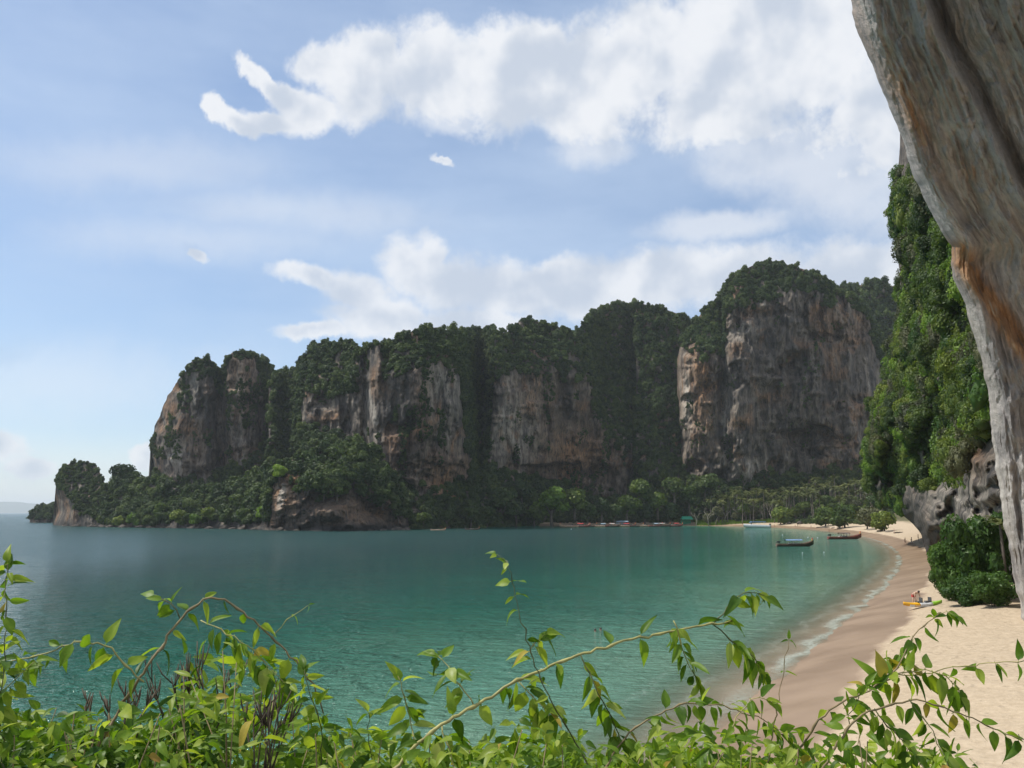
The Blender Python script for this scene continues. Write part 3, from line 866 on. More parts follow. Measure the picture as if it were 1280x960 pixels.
# (3) hill behind it, running off behind the promontory
vtop = curve([(1030, 362), (1050, 360), (1072, 357), (1092, 353), (1120, 358), (1160, 372), (1220, 400)])
U, V, d0 = build_columns(1030, 1220, 110, 110, vtop, curve([(1030, 700), (1220, 700)]), 0.0)
D = integrate(U, V, d0, np.full_like(V, 0.45)); D += 12 * fbm(U / 20, V / 20, 0, 4, 101)
veg = np.ones_like(V)
o, P = make_sheet('hill', 'forested hill behind the limestone tower', U, V, D, M['rock_far'], veg, back=90)
add_forest(P, veg, 3.6, 3, size=(0.8, 1.4), maxn=3000)

# (4) twin topped tower at the seaward end
vtop = curve([(194, 560), (199, 520), (206, 494), (214, 484), (222, 473), (231, 464), (240, 452), (252, 448), (264, 449), (271, 458), (276, 470), (281, 452), (290, 441), (304, 440), (320, 445), (334, 453), (344, 466), (352, 500)])
D0c = curve([(194, 585), (240, 570), (300, 560), (352, 570)])
vV = curve([(194, 470), (205, 492), (222, 478), (240, 463), (262, 462), (277, 492), (288, 452), (300, 449), (318, 452), (330, 500), (342, 560), (352, 640)])
vT = curve([(194, 590), (220, 598), (250, 598), (280, 590), (310, 574), (352, 520)])
U, V, d0 = build_columns(194, 352, 230, 190, vtop, D0c)
nz = fbm(U / 10, V / 14, 0, 4, 111); nz2 = fbm(U / 5, V / 9, 1, 3, 115)
veg = np.maximum(sstep(-4, 4, vV(U) + nz * 18 - V), sstep(-4, 4, V - vT(U) - nz * 8))
wall = (fbm(U / 9, V / 22, 4, 4, 121) > 0.34) * (veg < 0.5) * (V < 575)
slope = 0.04 + 0.5 * sstep(-8, 12, vV(U) - V) + 0.8 * sstep(-4, 8, V - vT(U)) - 0.08 * sstep(470, 560, V)
D = integrate(U, V, d0, slope)
D += edge_round(U, 194, 352, 30, 22, 40, 40)
D += 16 * gauss(U, 276, 9) + rock_relief(U, V, D, 1.2, 130)
Us = U - 6 * gauss(V, 552, 26) * sstep(250, 200, U) + 5 * sstep(545, 470, V) * sstep(250, 196, U) + nz2 * 1.5
och = 1.0 * gauss(U, 300, 14) * gauss(V, 480, 46) + 0.4 * gauss(U, 235, 20) * gauss(V, 560, 24)
pale = 0.9 * gauss(U, 222, 14) * gauss(V, 570, 22) + 0.8 * gauss(U, 300, 7) * gauss(V, 500, 60) + 0.6 * gauss(U, 243, 6) * gauss(V, 480, 14)  # first term lightens the lower left faces as the sun would
dark = 0.6 * gauss(U, 262, 22) * gauss(V, 510, 50)
o, P = make_sheet('cliff_tower', 'twin topped limestone tower at the seaward end of the headland', Us, V, D, M['rock_far'], veg, och, pale, dark, 90)
add_forest(P, veg, 2.1, 4, single=(16, 'sky', 'dark green tree on top of the twin topped seaward tower', 'trees on the seaward tower'), size=(0.36, 0.8), lift=0.25, maxn=4000)
add_forest(P, wall * 1.0, 1.5, 24, size=(0.14, 0.42), lift=0.2, maxn=1500)

# (5) low forested spur in front, with a small cliff at its foot
vtop = curve([(124, 622), (133, 612), (143, 606), (176, 603), (195, 600), (215, 610), (240, 612), (280, 608), (320, 596), (345, 588), (370, 572), (400, 560), (425, 552), (445, 551), (468, 560), (482, 586), (496, 612), (512, 648), (520, 658)])
D0s = curve([(124, 556), (150, 535), (230, 500), (290, 480), (345, 440), (400, 432), (480, 445), (520, 470)])
vV = curve([(124, 700), (335, 700), (341, 610), (348, 598), (366, 604), (380, 612), (420, 622), (450, 620), (480, 634), (500, 648), (520, 657)])
U, V, d0 = build_columns(124, 520, 480, 130, vtop, D0s)
nz = fbm(U / 12, V / 8, 0, 4, 141)
veg = sstep(-3, 3, vV(U) + nz * 7 - V) * (V < 654 + 3 * nz)
slope = 0.10 + 0.95 * sstep(-6, 8, vV(U) - V)
D = integrate(U, V, d0, slope)
D += 7 * fbm(U / 22, V / 16, 0, 4, 145) + 0.55 * rock_relief(U, V, D, 1.0, 150) * (V > vV(U)) - 12 * gauss(U, 420, 40) * (V > 560)
D += edge_round(U, 124, 520, 14, 24, 20, 40)
och = 0.9 * gauss(U, 352, 12) * gauss(V, 625, 20) + 0.45 * gauss(U, 450, 30) * gauss(V, 640, 14) + 0.25 * (U > 330)
pale = 0.9 * gauss(U, 352, 8) * gauss(V, 620, 22)  # sun on the cliff's left side, painted as paler rock
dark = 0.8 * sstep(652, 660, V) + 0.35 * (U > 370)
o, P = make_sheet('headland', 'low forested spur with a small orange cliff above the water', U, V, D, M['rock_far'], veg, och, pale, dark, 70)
add_forest(P, veg, 2.7, 5, single=(70, 'big', 'round green tree on the low spur above the water', 'trees on the low spur'), size=(0.5, 1.1), maxn=4200)
P_spur, veg_spur = P, veg

# (6) rock stack off the point and the flat islet beyond
vtop = curve([(66, 640), (70, 604), (74, 592), (80, 583), (90, 578), (102, 578), (113, 578), (122, 584), (128, 597), (133, 612), (141, 628), (150, 648)])
U, V, d0 = build_columns(66, 150, 130, 120, vtop, curve([(66, 600), (90, 580), (150, 556)]))
nz = fbm(U / 8, V / 10, 0, 4, 161)
veg = np.maximum(sstep(-3, 3, curve([(66, 604), (78, 612), (88, 626), (96, 638), (106, 645), (150, 656)])(U) + nz * 8 - V), 0)
D = integrate(U, V, d0, 0.05 + 0.5 * veg); D += edge_round(U, 66, 150, 22, 10, 30, 20) + 1.0 * rock_relief(U, V, D, 1.0, 170)
Us = U + 7 * gauss(V, 636, 14) * sstep(100, 70, U)
pale = 0.3 * gauss(U, 90, 9) * gauss(V, 628, 20)
och = 0.6 * gauss(U, 92, 6) * gauss(V, 640, 14)
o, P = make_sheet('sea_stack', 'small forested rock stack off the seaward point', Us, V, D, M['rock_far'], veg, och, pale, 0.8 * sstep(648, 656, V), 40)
add_forest(P, veg, 2.0, 6, single=(12, 'sky', 'dark green tree on the small rock stack off the point', 'trees on the rock stack'), size=(0.34, 0.62), lift=0.2, maxn=900)
vtop = curve([(37, 651), (42, 640), (50, 634), (60, 631), (72, 631), (84, 634), (100, 650)])
U, V, d0 = build_columns(37, 100, 80, 50, vtop, curve([(37, 790), (100, 780)]))
nz = fbm(U / 8, V / 10, 0, 4, 181)
veg = sstep(-2, 2, 648 + 3 * nz - V)
D = integrate(U, V, d0, 0.15 + 0.6 * veg); D += edge_round(U, 37, 100, 12, 0, 24, 0) + 3 * fbm(U / 6, V / 5, 0, 3, 183)
o, P = make_sheet('islet', 'flat dark islet beyond the rock stack', U, V, D, M['rock_far'], veg, None, None, None, 40)
add_forest(P, veg, 2.8, 7, size=(0.7, 1.1), maxn=500)

# (7) far hills on the horizon
us = np.linspace(-500, 150, 90)
prof = 627 + 6 * np.abs((us - 15) / 120) ** 0.8 * (us > 15) + 3.5 * fbm(us / 60, 0.3, 0, 4, 191) + 4 * gauss(us, -120, 90)
prof = np.minimum(np.where(us > 60, prof + (us - 60) * 0.12, prof), 641.5)
m, nt, p, out = new_mat('far_hill'); b = NB(nt)
g_ = b.n('ShaderNodeNewGeometry')
b.l(b.mix(b.noise(g_.outputs['Position'], 0.004, 5, 0.6), (0.05, 0.075, 0.05), (0.10, 0.12, 0.08)), p.inputs['Base Color']); p.inputs['Roughness'].default_value = 0.95
rows = []
Pt = at(us, prof, 16000.0)
for k, (dd, hz) in enumerate(((-900, 0.0), (-500, 0.5), (0, 1.0), (700, 0.6), (1500, 0.0))):
    q = Pt.copy(); q[:, 1] += dd + 150 * fbm(us / 40, k, 0, 2, 193); q[:, 2] = np.maximum(Pt[:, 2], 2) * hz - (2 if hz == 0 else 0)
    rows.append(q)
me = mesh_np('far_hills', np.concatenate(rows), grid_faces(5, len(us)))
tag(mobj('far_hills', me, m), 'faint blue hills far across the sea', kind='structure')

forest('forest', np.concatenate(all_far_pts), np.concatenate(all_far_scl), SRC_FAR, len(far_crowns), 'dark green forest covering the limestone cliffs', 3)

# ------------------------------------------------------------------ promontory on the right of the beach
uL = curve([(100, 1130), (150, 1127), (235, 1120), (290, 1120), (380, 1127), (395, 1126), (430, 1119), (455, 1114), (490, 1103), (527, 1090), (570, 1086), (600, 1086), (622, 1096), (640, 1122), (655, 1140), (668, 1152), (685, 1157), (700, 1160), (735, 1166)])
Dpl = curve([(1080, 205), (1120, 182), (1160, 142), (1200, 112), (1240, 88), (1300, 64), (1420, 45)])
nv, nu = 300, 190
vs_ = np.linspace(735, 100, nv); ss = np.linspace(0, 1, nu) ** 1.1
V = np.broadcast_to(vs_[:, None], (nv, nu)).copy()
nzL = fbm(V / 26, 0.3, 0.1, 4, 201) * 3.0
U = uL(V) + nzL * np.exp(-ss * 12) + ss * (1400 - uL(V))
D = Dpl(U)
D = D + edge_round(U - uL(V), 0, 0, 26, 0, 26, 0)
D *= 1 + 0.10 * fbm(U / 42, V / 60, 0, 4, 205) + 0.065 * fbm(U / 18, V / 22, 2, 4, 207)
D += 7 * sstep(612, 690, V) * sstep(1150, 1175, U) + 4 * hollow(U, V, 1185, 690, 26, 26, 1)
fl = U * 0.9 + V * 0.45
D += 0.55 * ridged(fl / 9, V / 120, 0.3, 3, 211) * sstep(590, 620, V)
vVp = curve([(1080, 645), (1100, 640), (1118, 632), (1135, 640), (1150, 625), (1170, 602), (1188, 592), (1202, 610), (1214, 585), (1225, 560), (1240, 520), (1262, 470), (1420, 440)])
nz = fbm(U / 14, V / 14, 0, 4, 213)
veg = sstep(-4, 4, vVp(U) + nz * 12 - V)
veg *= 1 - (gauss(U - uL(V), 4, 6) * gauss(V, 335, 50) > 0.4) * 1.0 - (gauss(U - uL(V), 4, 14) * gauss(V, 190, 40) > 0.4) * 1.0
och = 0.8 * gauss(U, 1220, 12) * gauss(V, 560, 30) + 0.3 * gauss(U, 1135, 10) * gauss(V, 385, 20)
pale = 0.7 * gauss(U, 1205, 45) * gauss(V, 625, 30)
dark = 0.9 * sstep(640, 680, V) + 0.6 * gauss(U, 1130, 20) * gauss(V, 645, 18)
rk = np.stack([fl / F * 120, V / F * 120 - U * 0.3 / F * 120, D * 0.3], -1)
P0 = at(U, V, D)
rk = np.stack([P0[..., 0] * 0.6 + P0[..., 1] * 0.6 + P0[..., 2] * 0.35, P0[..., 2], P0[..., 1] * 0.2], -1)
gap = fbm(U / 11, V / 26, 3.0, 4, 219)
veg = veg * (V > 226) * (gap < 0.34)
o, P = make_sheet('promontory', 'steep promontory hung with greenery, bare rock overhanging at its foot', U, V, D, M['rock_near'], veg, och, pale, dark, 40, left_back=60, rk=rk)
pts, scl = scatter_on(P, veg * (U > 1000), 1.3, 11, size=(0.28, 0.9), lift=0.30, r0=3.4, maxn=5200)
bigger = np.random.default_rng(78).uniform(0, 1, len(scl)) > 0.6
scl = scl * np.where(bigger, 1.0, 0.5)[:, None] * np.random.default_rng(79).uniform(0.8, 1.5, (len(scl), 1)) ** np.array([[0, 0, 1]])
g = np.random.default_rng(77)
uu_ = pts[:, 0] / pts[:, 1]
pts, scl = pick_trees(pts, scl, scl[:, 0] * 3 + g.uniform(0, 1, len(pts)) - 5 * (uu_ > 0.585), 90, 'leafy green shrub hanging on the steep promontory', 'large shrubs on the promontory')
N_FAR = len(picked) - 1
forest('hanging_greenery', pts, scl, SRC_SLOPE, len(slope_crowns), 'dense green shrubs and creepers hanging on the promontory', 12)
P_prom, veg_prom, U_prom, V_prom = P, veg, U, V

# ------------------------------------------------------------------ leaning overhang in the foreground right
uO = curve([(-300, 985), (-100, 1036), (0, 1063), (40, 1074), (100, 1099), (170, 1126), (225, 1146), (280, 1172), (308, 1190), (330, 1189), (350, 1194), (380, 1206), (440, 1223), (490, 1236), (550, 1243), (610, 1250), (660, 1258), (720, 1267), (775, 1277), (830, 1286)])
nv, nu = 620, 340
vs_ = np.linspace(830, -300, nv); qq = np.linspace(0, 1, nu) ** 1.25 * 420
V = np.broadcast_to(vs_[:, None], (nv, nu)).copy()
edge_n = 3.2 * fbm(vs_ / 34, 0.2, 0.4, 4, 221) + 0.7 * fbm(vs_ / 9, 1.2, 0.4, 3, 225)
edge_n = edge_n * (1 + 0.5 * sstep(430, 520, vs_))
Q = np.broadcast_to(qq, (nv, nu)).copy()
U = uO(V) + edge_n[:, None] * np.exp(-Q / 10) + Q
D = 54 - 15 * sstep(780, -300, V) - 0.022 * Q
D += edge_round(Q, 0, 0, 22, 0, 5.0, 0)
warp = 5 * fbm(U / 60, V / 60, 0.1, 3, 227)
qw = Q + warp
rel = 0.9 * fbm(qw / 40, V / 260, 0.2, 4, 229) + 0.38 * ridged(qw / 17, V / 300, 0.5, 3, 231) + 0.20 * fbm(qw / 9, V / 60, 0.1, 4, 233) + 0.11 * fbm(qw / 3.5, V / 12, 0.1, 3, 235)
cr1 = ridged(qw / 30, V / 190, 0.7, 2, 241); cr2 = ridged(U / 24 + V / 60, V / 40, 0.2, 2, 243)
D += -rel + 0.35 * np.clip(cr1 - 0.70, 0, 0.3) / 0.3 + 0.12 * np.clip(cr2 - 0.72, 0, 0.28) / 0.28
D -= 0.2 * np.clip(fbm(U / 8, V / 11, 0.6, 4, 245) - 0.15, 0, 1)
gro = 102 + 0.13 * V
D += 1.0 * gauss(Q, gro + 4, 10) * sstep(330, 230, V) - 0.8 * gauss(Q, gro - 14, 10) * sstep(330, 200, V)
D += -0.9 * ridged(qw / 11, V / 90, 0.9, 3, 237) * sstep(430, 560, V)
D += 0.9 * sstep(0, 14, Q - (V - 318) * 0.42) * sstep(300, 330, V) * sstep(520, 440, V)
och = 1.6 * gauss(Q - 8 - (V - 310) * 0.40, 0, 16) * sstep(285, 320, V) * sstep(560, 420, V) + 1.0 * gauss(Q, 24, 14) * gauss(V, 135, 60) + 0.35 * gauss(Q, 8, 10) * sstep(160, 20, V) + 0.6 * gauss(Q, 70, 14) * gauss(V, 215, 18)
pale = 0.55 * gauss(Q, 40, 16) * gauss(V, 110, 50) + 0.35 * gauss(Q, 4, 8) * sstep(330, 350, V) + 0.1 * sstep(440, 520, V)  # the term along the left edge is a painted sunlit rim
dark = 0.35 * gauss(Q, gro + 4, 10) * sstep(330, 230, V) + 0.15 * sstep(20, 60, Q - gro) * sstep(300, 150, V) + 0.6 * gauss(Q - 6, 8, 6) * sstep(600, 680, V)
P0 = at(U, V, D)
rk = np.stack([Q * 0.05 + warp * 0.02, -V * 0.05, D * 0.3], -1)
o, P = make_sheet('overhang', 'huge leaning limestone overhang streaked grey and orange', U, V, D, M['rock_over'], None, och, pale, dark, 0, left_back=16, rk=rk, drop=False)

# ------------------------------------------------------------------ single trees
mb = MB(); mb.tube([(0, 0, -4.2), (0.15, 0.1, -2.4), (0.05, 0, 0.2)], [0.34, 0.26, 0.18], 6)
mb.tube([(0.1, 0.05, -2.0), (1.0, 0.3, -0.4), (1.5, 0.5, 0.6)], [0.16, 0.11, 0.06], 5); mb.tube([(0.1, 0.05, -1.7), (-0.9, -0.4, -0.2), (-1.3, -0.6, 0.9)], [0.15, 0.1, 0.05], 5)
trunk_me = mb.mesh('trunk', True); trunk_me.materials.append(M['bark'])
g = np.random.default_rng(5)
def place(u, table):
    for lim, text in table:
        if u < lim: return text
    return table[-1][1]
SKY = ((378, 'above the forested gully beside the twin topped tower'), (446, 'above the small grey rock patch of the long wall'), (482, 'above the tall pale streak of the long wall'),
       (575, 'above the tan fluted face of the long wall'), (618, 'at the head of the dark gully'), (735, 'above the face with the orange hollow'), (9999, 'on the wooded dome next to the broad tower'))
SPUR = ((200, 'near the rock stack'), (260, 'below the twin topped tower'), (335, 'beside the small orange cliff'), (390, 'right above the small orange cliff'), (9999, 'on its hump before the long wall'))
def u_of(p): return 640 + F * float(p[0]) / float(p[1]) * 1.0
def tall(s): return 'small' if s < 0.62 else ('large' if s > 0.85 else 'mid sized')

def tree(name, loc, crown_me, scl, label, group, cat='tree', trunk=trunk_me, trunk_s=1.0):
    e = empty(name, loc, float(g.uniform(0, 6.28)))
    tag(e, label, cat, group)
    t = bpy.data.objects.new('trunk', trunk); t.scale = (trunk_s * scl[2],) * 3; link(t, e)
    c = bpy.data.objects.new('crown', crown_me); c.scale = scl; link(c, e)
    return e

for k, (pp, sc, label, group) in enumerate(picked):
    far = k < N_FAR
    for p_, s_ in zip(pp, sc):
        if group.startswith('skyline'): label = f'{tall(s_[0])} skyline tree {place(u_of(p_), SKY)}'
        elif group == 'trees on the low spur': label = f'{tall(s_[0])} round tree on the low spur {place(u_of(p_), SPUR)}'
        elif group.startswith('large shrubs'): label = 'leafy green shrub hanging ' + place(-p_[2], ((-55, 'high on the steep promontory'), (-30, 'half way up the steep promontory'), (9999, 'low on the promontory above its bare rock')))
        elif group.startswith('trees on the dome'): label = f'{tall(s_[0])} dark green tree ' + place(u_of(p_), ((905, 'on the shoulder of the broad tower above its orange face'), (985, 'on the rising side of the dome of the broad tower'), (9999, 'on the falling side of the dome of the broad tower')))
        if far: tree('tree', p_, far_crowns[int(g.integers(0, len(far_crowns)))], tuple(map(float, s_ * 1.08)), label, group)
        else: tree('shrub', p_, slope_crowns[int(g.integers(0, len(slope_crowns)))], tuple(map(float, s_)), label, group, 'shrub', trunk_s=0.45)

def sheet_D(i, u, v):
    U, V, D = SHEETS[i]
    k = np.argmin((U - u) ** 2 + (V - v) ** 2)
    return float(D.ravel()[k])

big_crowns = {m_: [crown_mesh('broad_crown', 300 + i * 7 + j, 6.0, 8, 1300, 0.62, 0.85, True, m_) for i in range(2)] for j, m_ in enumerate(('leaf_far', 'leaf_mid', 'leaf_bright', 'leaf_olive'))}

def foot_tree(u, v, r, mat, label, group=None, D=None):
    if D is None: D = min(min(sheet_D(0, u, v + r * 0.7), 640) - 5, float(np.interp(u, [560, 640, 705, 800, 860], [530, 572, 576, 600, 610])))
    rm = r / F * D
    loc = at(u, v, D)
    s = rm / 5.6
    return tree('tree', loc, big_crowns[mat][int(g.integers(0, 2))], (s, s, s * 1.02), label, group, 'tree', trunk_s=1.7)

foot_tree(690, 630, 24, 'leaf_bright', 'bright yellow green tree standing out at the foot of the orange cliff')
foot_tree(718, 624, 19, 'leaf_mid', 'mid green tree right beside the bright yellow green tree')
foot_tree(588, 643, 16, 'leaf_far', 'lone rounded tree at the water where the dark gully meets the sea')
foot_tree(626, 630, 24, 'leaf_far', 'tall broad dark tree between the lone rounded tree and the bright tree')
for u, v, r in ((608, 645, 13), (645, 640, 18), (652, 618, 20), (668, 644, 13), (735, 642, 14), (752, 636, 15), (768, 642, 13), (784, 632, 17), (806, 640, 14), (800, 612, 18), (822, 628, 17),
                (838, 640, 13), (842, 612, 17), (862, 622, 17), (880, 606, 16), (558, 648, 11), (530, 648, 10)):
    foot_tree(u, v, r, 'leaf_far' if g.uniform() < 0.6 else 'leaf_mid', f"{'large' if r > 16 else 'small'} rounded green tree " + place(u, ((566, 'at the water beside the low spur'), (700, 'among the trees round the bright yellow green tree'), (770, 'behind the end of the boat row'), (815, 'behind the boats and the pale blue awning'), (9999, 'behind the green roofed shelter'))), 'trees at the foot of the long wall')
for u, v, r, mat in ((154, 596, 18, 'leaf_far'), (146, 606, 14, 'leaf_far'), (166, 602, 15, 'leaf_far')):
    foot_tree(u, v, r, mat, 'dark round tree of the clump between the rock stack and the twin topped tower', 'clump by the rock stack', 575)

for k, (u, v, r) in enumerate(((150, 652, 9), (168, 650, 11), (186, 651, 9), (205, 648, 10), (222, 646, 12), (244, 650, 9), (262, 644, 11), (284, 650, 9), (308, 646, 12), (330, 640, 11), (200, 636, 10), (236, 632, 11), (300, 628, 12), (350, 590, 11), (420, 568, 12), (446, 572, 11))):
    mt = ('leaf_mid', 'leaf_bright', 'leaf_mid', 'leaf_far')[k % 4]
    foot_tree(u, v, r, mt, 'light green bushy tree on the low spur above the water', 'light green trees on the low spur', sheet_D(4, u, v + r * 0.5) - 4)
# grove behind the beach
def palm_mesh():
    out = []
    for i in range(3):
        q = np.random.default_rng(400 + i)
        V_ = []; F_ = []
        for k in range(15):
            a = k * 2.399 + q.uniform(-0.2, 0.2); el0 = q.uniform(0.15, 1.15); Lf = q.uniform(2.6, 3.6)
            p0 = np.zeros(3); d = np.array([math.cos(a) * math.cos(el0), math.sin(a) * math.cos(el0), math.sin(el0)])
            side = np.array([-math.sin(a), math.cos(a), 0])
            nseg = 7
            pts = [p0]
            for s in range(nseg):
                d = d + np.array([0, 0, -0.22]); d /= np.linalg.norm(d); pts.append(pts[-1] + d * Lf / nseg)
            for s in range(nseg):
                w = 0.55 * math.sin(math.pi * (s + 0.8) / (nseg + 0.6))
                for sg in (-1, 1):
                    b0 = len(V_); m_ = pts[s + 1] - pts[s]
                    V_ += [pts[s], pts[s] + m_ * 0.75, pts[s] + m_ * 1.25 + side * sg * w + np.array([0, 0, -0.28 * w]), pts[s] + m_ * 0.5 + side * sg * w + np.array([0, 0, -0.28 * w])]
                    F_.append((b0, b0 + 1, b0 + 2, b0 + 3))
        me = mesh_np('palm_crown', np.array(V_), np.array(F_), False); me.materials.append(M['leaf_palm']); out.append(me)
    return out
palm_crowns = palm_mesh()
palm_trunks = []
for i in range(3):
    mb = MB(); bend = (0.5, -0.8, 1.4)[i]
    mb.tube([(bend * (1 - t) ** 2 * -1.0, 0, -14 * (1 - t)) for t in np.linspace(0, 1, 7)], list(np.linspace(0.24, 0.14, 7)), 6)
    me = mb.mesh('palm_trunk', True); me.materials.append(M['bark_palm']); palm_trunks.append(me)

def palm(u, D, h, label, group, s=1.0):
    a, _ = ray(u, 600)
    x = float(a * D); z, _ = ground_z(np.array([x]), np.array([D]), False)
    e = empty('palm_tree', (x, D, float(z[0]) - 0.2), float(g.uniform(0, 6.28))); tag(e, label, 'palm', group)
    i = int(g.integers(0, 3)); k = h / 14
    t = bpy.data.objects.new('trunk', palm_trunks[i]); t.location = (0, 0, h); t.scale = (k, k, k); link(t, e)
    c = bpy.data.objects.new('crown', palm_crowns[int(g.integers(0, 3))]); c.location = (0, 0, h); c.scale = (s * 1.15,) * 3; link(c, e)
    return e
for u in np.linspace(888, 1112, 80):
    u = u + g.uniform(-5, 5)
    back = g.uniform(0, 1)
    D = np.interp(u, [888, 1000, 1112], [592, 545, 480]) + back * np.interp(u, [888, 1112], [25, 90])
    hp_ = g.uniform(12, 19) + 5 * back
    palm(u, D, hp_, f"{'tall' if hp_ > 19 else 'short' if hp_ < 15.5 else 'mid height'} coconut palm " + place(u, ((925, 'behind the bare trees near the green shelter'), (968, 'behind the white speedboat'), (1020, 'behind the compact green tree of the grove'), (1070, 'behind the dense bush and leafy tree on the beach edge'), (9999, 'between the grey olive bush and the promontory'))), 'palms of the grove', g.uniform(1.15, 1.6))
for k in range(56):                                            # broadleaf trees among the palms
    u = g.uniform(880, 1118); D = np.interp(u, [880, 1000, 1118], [592, 545, 430]) + g.uniform(5, 45)
    a, _ = ray(u, 600); x = float(a * D); z, _ = ground_z(np.array([x]), np.array([D]), False)
    s = g.uniform(0.6, 1.15)
    mt = ('leaf_far', 'leaf_mid', 'leaf_olive', 'leaf_mid')[k % 4]
    tree('tree', (x, D, float(z[0]) + 4.2 * s + g.uniform(0, 6)), big_crowns[mt][k % 2], (s, s, s), f"{('dark green', 'fresh green', 'grey olive', 'fresh green')[k % 4]} broadleaf tree among the palms " + place(u, ((925, 'near the green roofed shelter'), (985, 'behind the white speedboat'), (1040, 'behind the dense green bush'), (9999, 'between the olive bush and the promontory'))), 'broadleaf trees of the grove', 'tree', trunk_s=2.6)
for (u, v, r, mat, label) in ((1032, 645, 17, 'leaf_mid', 'dense green bush on the beach edge behind the red hulled boat'),
                              (1056, 640, 20, 'leaf_mid', 'large leafy tree on the beach edge beside the grey olive bush'),
                              (1084, 645, 18, 'leaf_olive', 'grey olive bush at the top of the beach'),
                              (976, 640, 15, 'leaf_mid', 'compact green tree behind the white speedboat'),
                              (1106, 640, 17, 'leaf_mid', 'green tree at the top of the beach close to the promontory rock')):
    p_ = on_ground(u, np.interp(u, [976, 1032, 1056, 1084, 1106], [655.5, 658, 660, 661.5, 664]))
    rm = r / F * p_.y; s = rm / 5.6
    tree('tree' if 'tree' in label else 'bush', (p_.x, p_.y, p_.z + rm * 0.72), big_crowns[mat][0], (s, s, s), label, None, 'tree' if 'tree' in label else 'bush', trunk_s=1.0)

# undergrowth that closes the ground behind the far beach
q = np.random.default_rng(61)
n = 1500
us_ = q.uniform(690, 1112, n); t_ = q.uniform(0, 1, n) ** 0.8
Ds = np.interp(us_, [690, 705, 860, 930, 1000, 1050, 1112], [570, 580, 606, 578, 520, 470, 410]) + t_ * np.interp(us_, [690, 870, 1112], [45, 45, 110])
xa, _ = ray(us_, np.full(n, 600.0)); xg = xa * Ds; zg, sdg = ground_z(xg, Ds, False)
s_ = q.uniform(0.25, 0.6, n) * (1 + 0.5 * t_)
ok = sdg > 9
keepg = (us_ < 870) | (us_ > 985) | (t_ > 0.45); ok &= keepg
forest('undergrowth', np.stack([xg, Ds, zg + s_ * 1.6], -1)[ok], np.stack([s_, s_, s_ * 0.9], -1)[ok], SRC_FAR, len(far_crowns), 'low green undergrowth behind the far beach', 63)

# bare, pale trees
def bare_tree_mesh(seed):
    q = np.random.default_rng(seed); mb = MB()
    def br(p, d, L, r, depth):
        pts = [p]; dd = d
        for s in range(3):
            dd = (dd + Vector(q.normal(0, 0.16, 3))).normalized(); pts.append(pts[-1] + dd * L / 3)
        mb.tube(pts, [r, r * 0.85, r * 0.7, r * 0.55], 5)
        if depth:
            for s in range(3):
                nd = (dd + Vector((q.normal(0, 0.7), q.normal(0, 0.7), q.uniform(-0.1, 0.5)))).normalized()
                br(pts[-1 - int(s == 2)], nd, L * 0.62, r * 0.55, depth - 1)
    br(Vector((0, 0, -0.3)), Vector((0, 0, 1)), 6.5, 0.30, 3)
    me = mb.mesh('bare_trunk', True); me.materials.append(M['bark_pale']); return me
bares = [bare_tree_mesh(500 + i) for i in range(3)]
for k, (u, D, s) in enumerate(((868, 592, 0.9), (884, 588, 1.1), (893, 590, 1.0), (905, 588, 0.9), (921, 583, 1.15), (930, 582, 1.0), (940, 578, 1.2), (950, 575, 0.9), (962, 570, 1.05), (1024, 515, 0.9), (1090, 430, 0.8))):
    a, _ = ray(u, 600); x = float(a * D); z, _ = ground_z(np.array([x]), np.array([D]), False)
    o = mobj('bare_tree', bares[k % 3], None, None, (x, D, float(z[0]))); o.rotation_euler = (0, 0, k * 1.3); o.scale = (s,) * 3
    tag(o, 'leafless pale trunked tree at the edge of the palm grove', 'tree', 'bare trees of the grove')

# tall grass above the far beach
q = np.random.default_rng(31)
n = 2600
us_ = q.uniform(868, 985, n); Ds = np.interp(us_, [868, 985], [598, 558]) + q.uniform(0, 15, n)
xa, _ = ray(us_, np.full(n, 600.0)); xg = xa * Ds; zg, _ = ground_z(xg, Ds, False)
vv = []; ff = []
for i in range(n):
    for k in range(3):
        an = q.uniform(0, 3.14); w = 0.35; h = q.uniform(0.9, 2.4)
        c_, s_ = math.cos(an) * w, math.sin(an) * w; b0 = len(vv)
        vv += [(xg[i] - c_, Ds[i] - s_, zg[i] - 0.05), (xg[i] + c_, Ds[i] + s_, zg[i] - 0.05), (xg[i] + c_ * 0.6 + q.normal(0, 0.2), Ds[i] + q.normal(0, 0.2), zg[i] + h)]
        ff.append((b0, b0 + 1, b0 + 2))
me = mesh_np('grass', np.array(vv), np.array(ff), False)
tag(mobj('grass', me, M['leaf_bright']), 'strip of bright green grass above the far beach', kind='stuff')

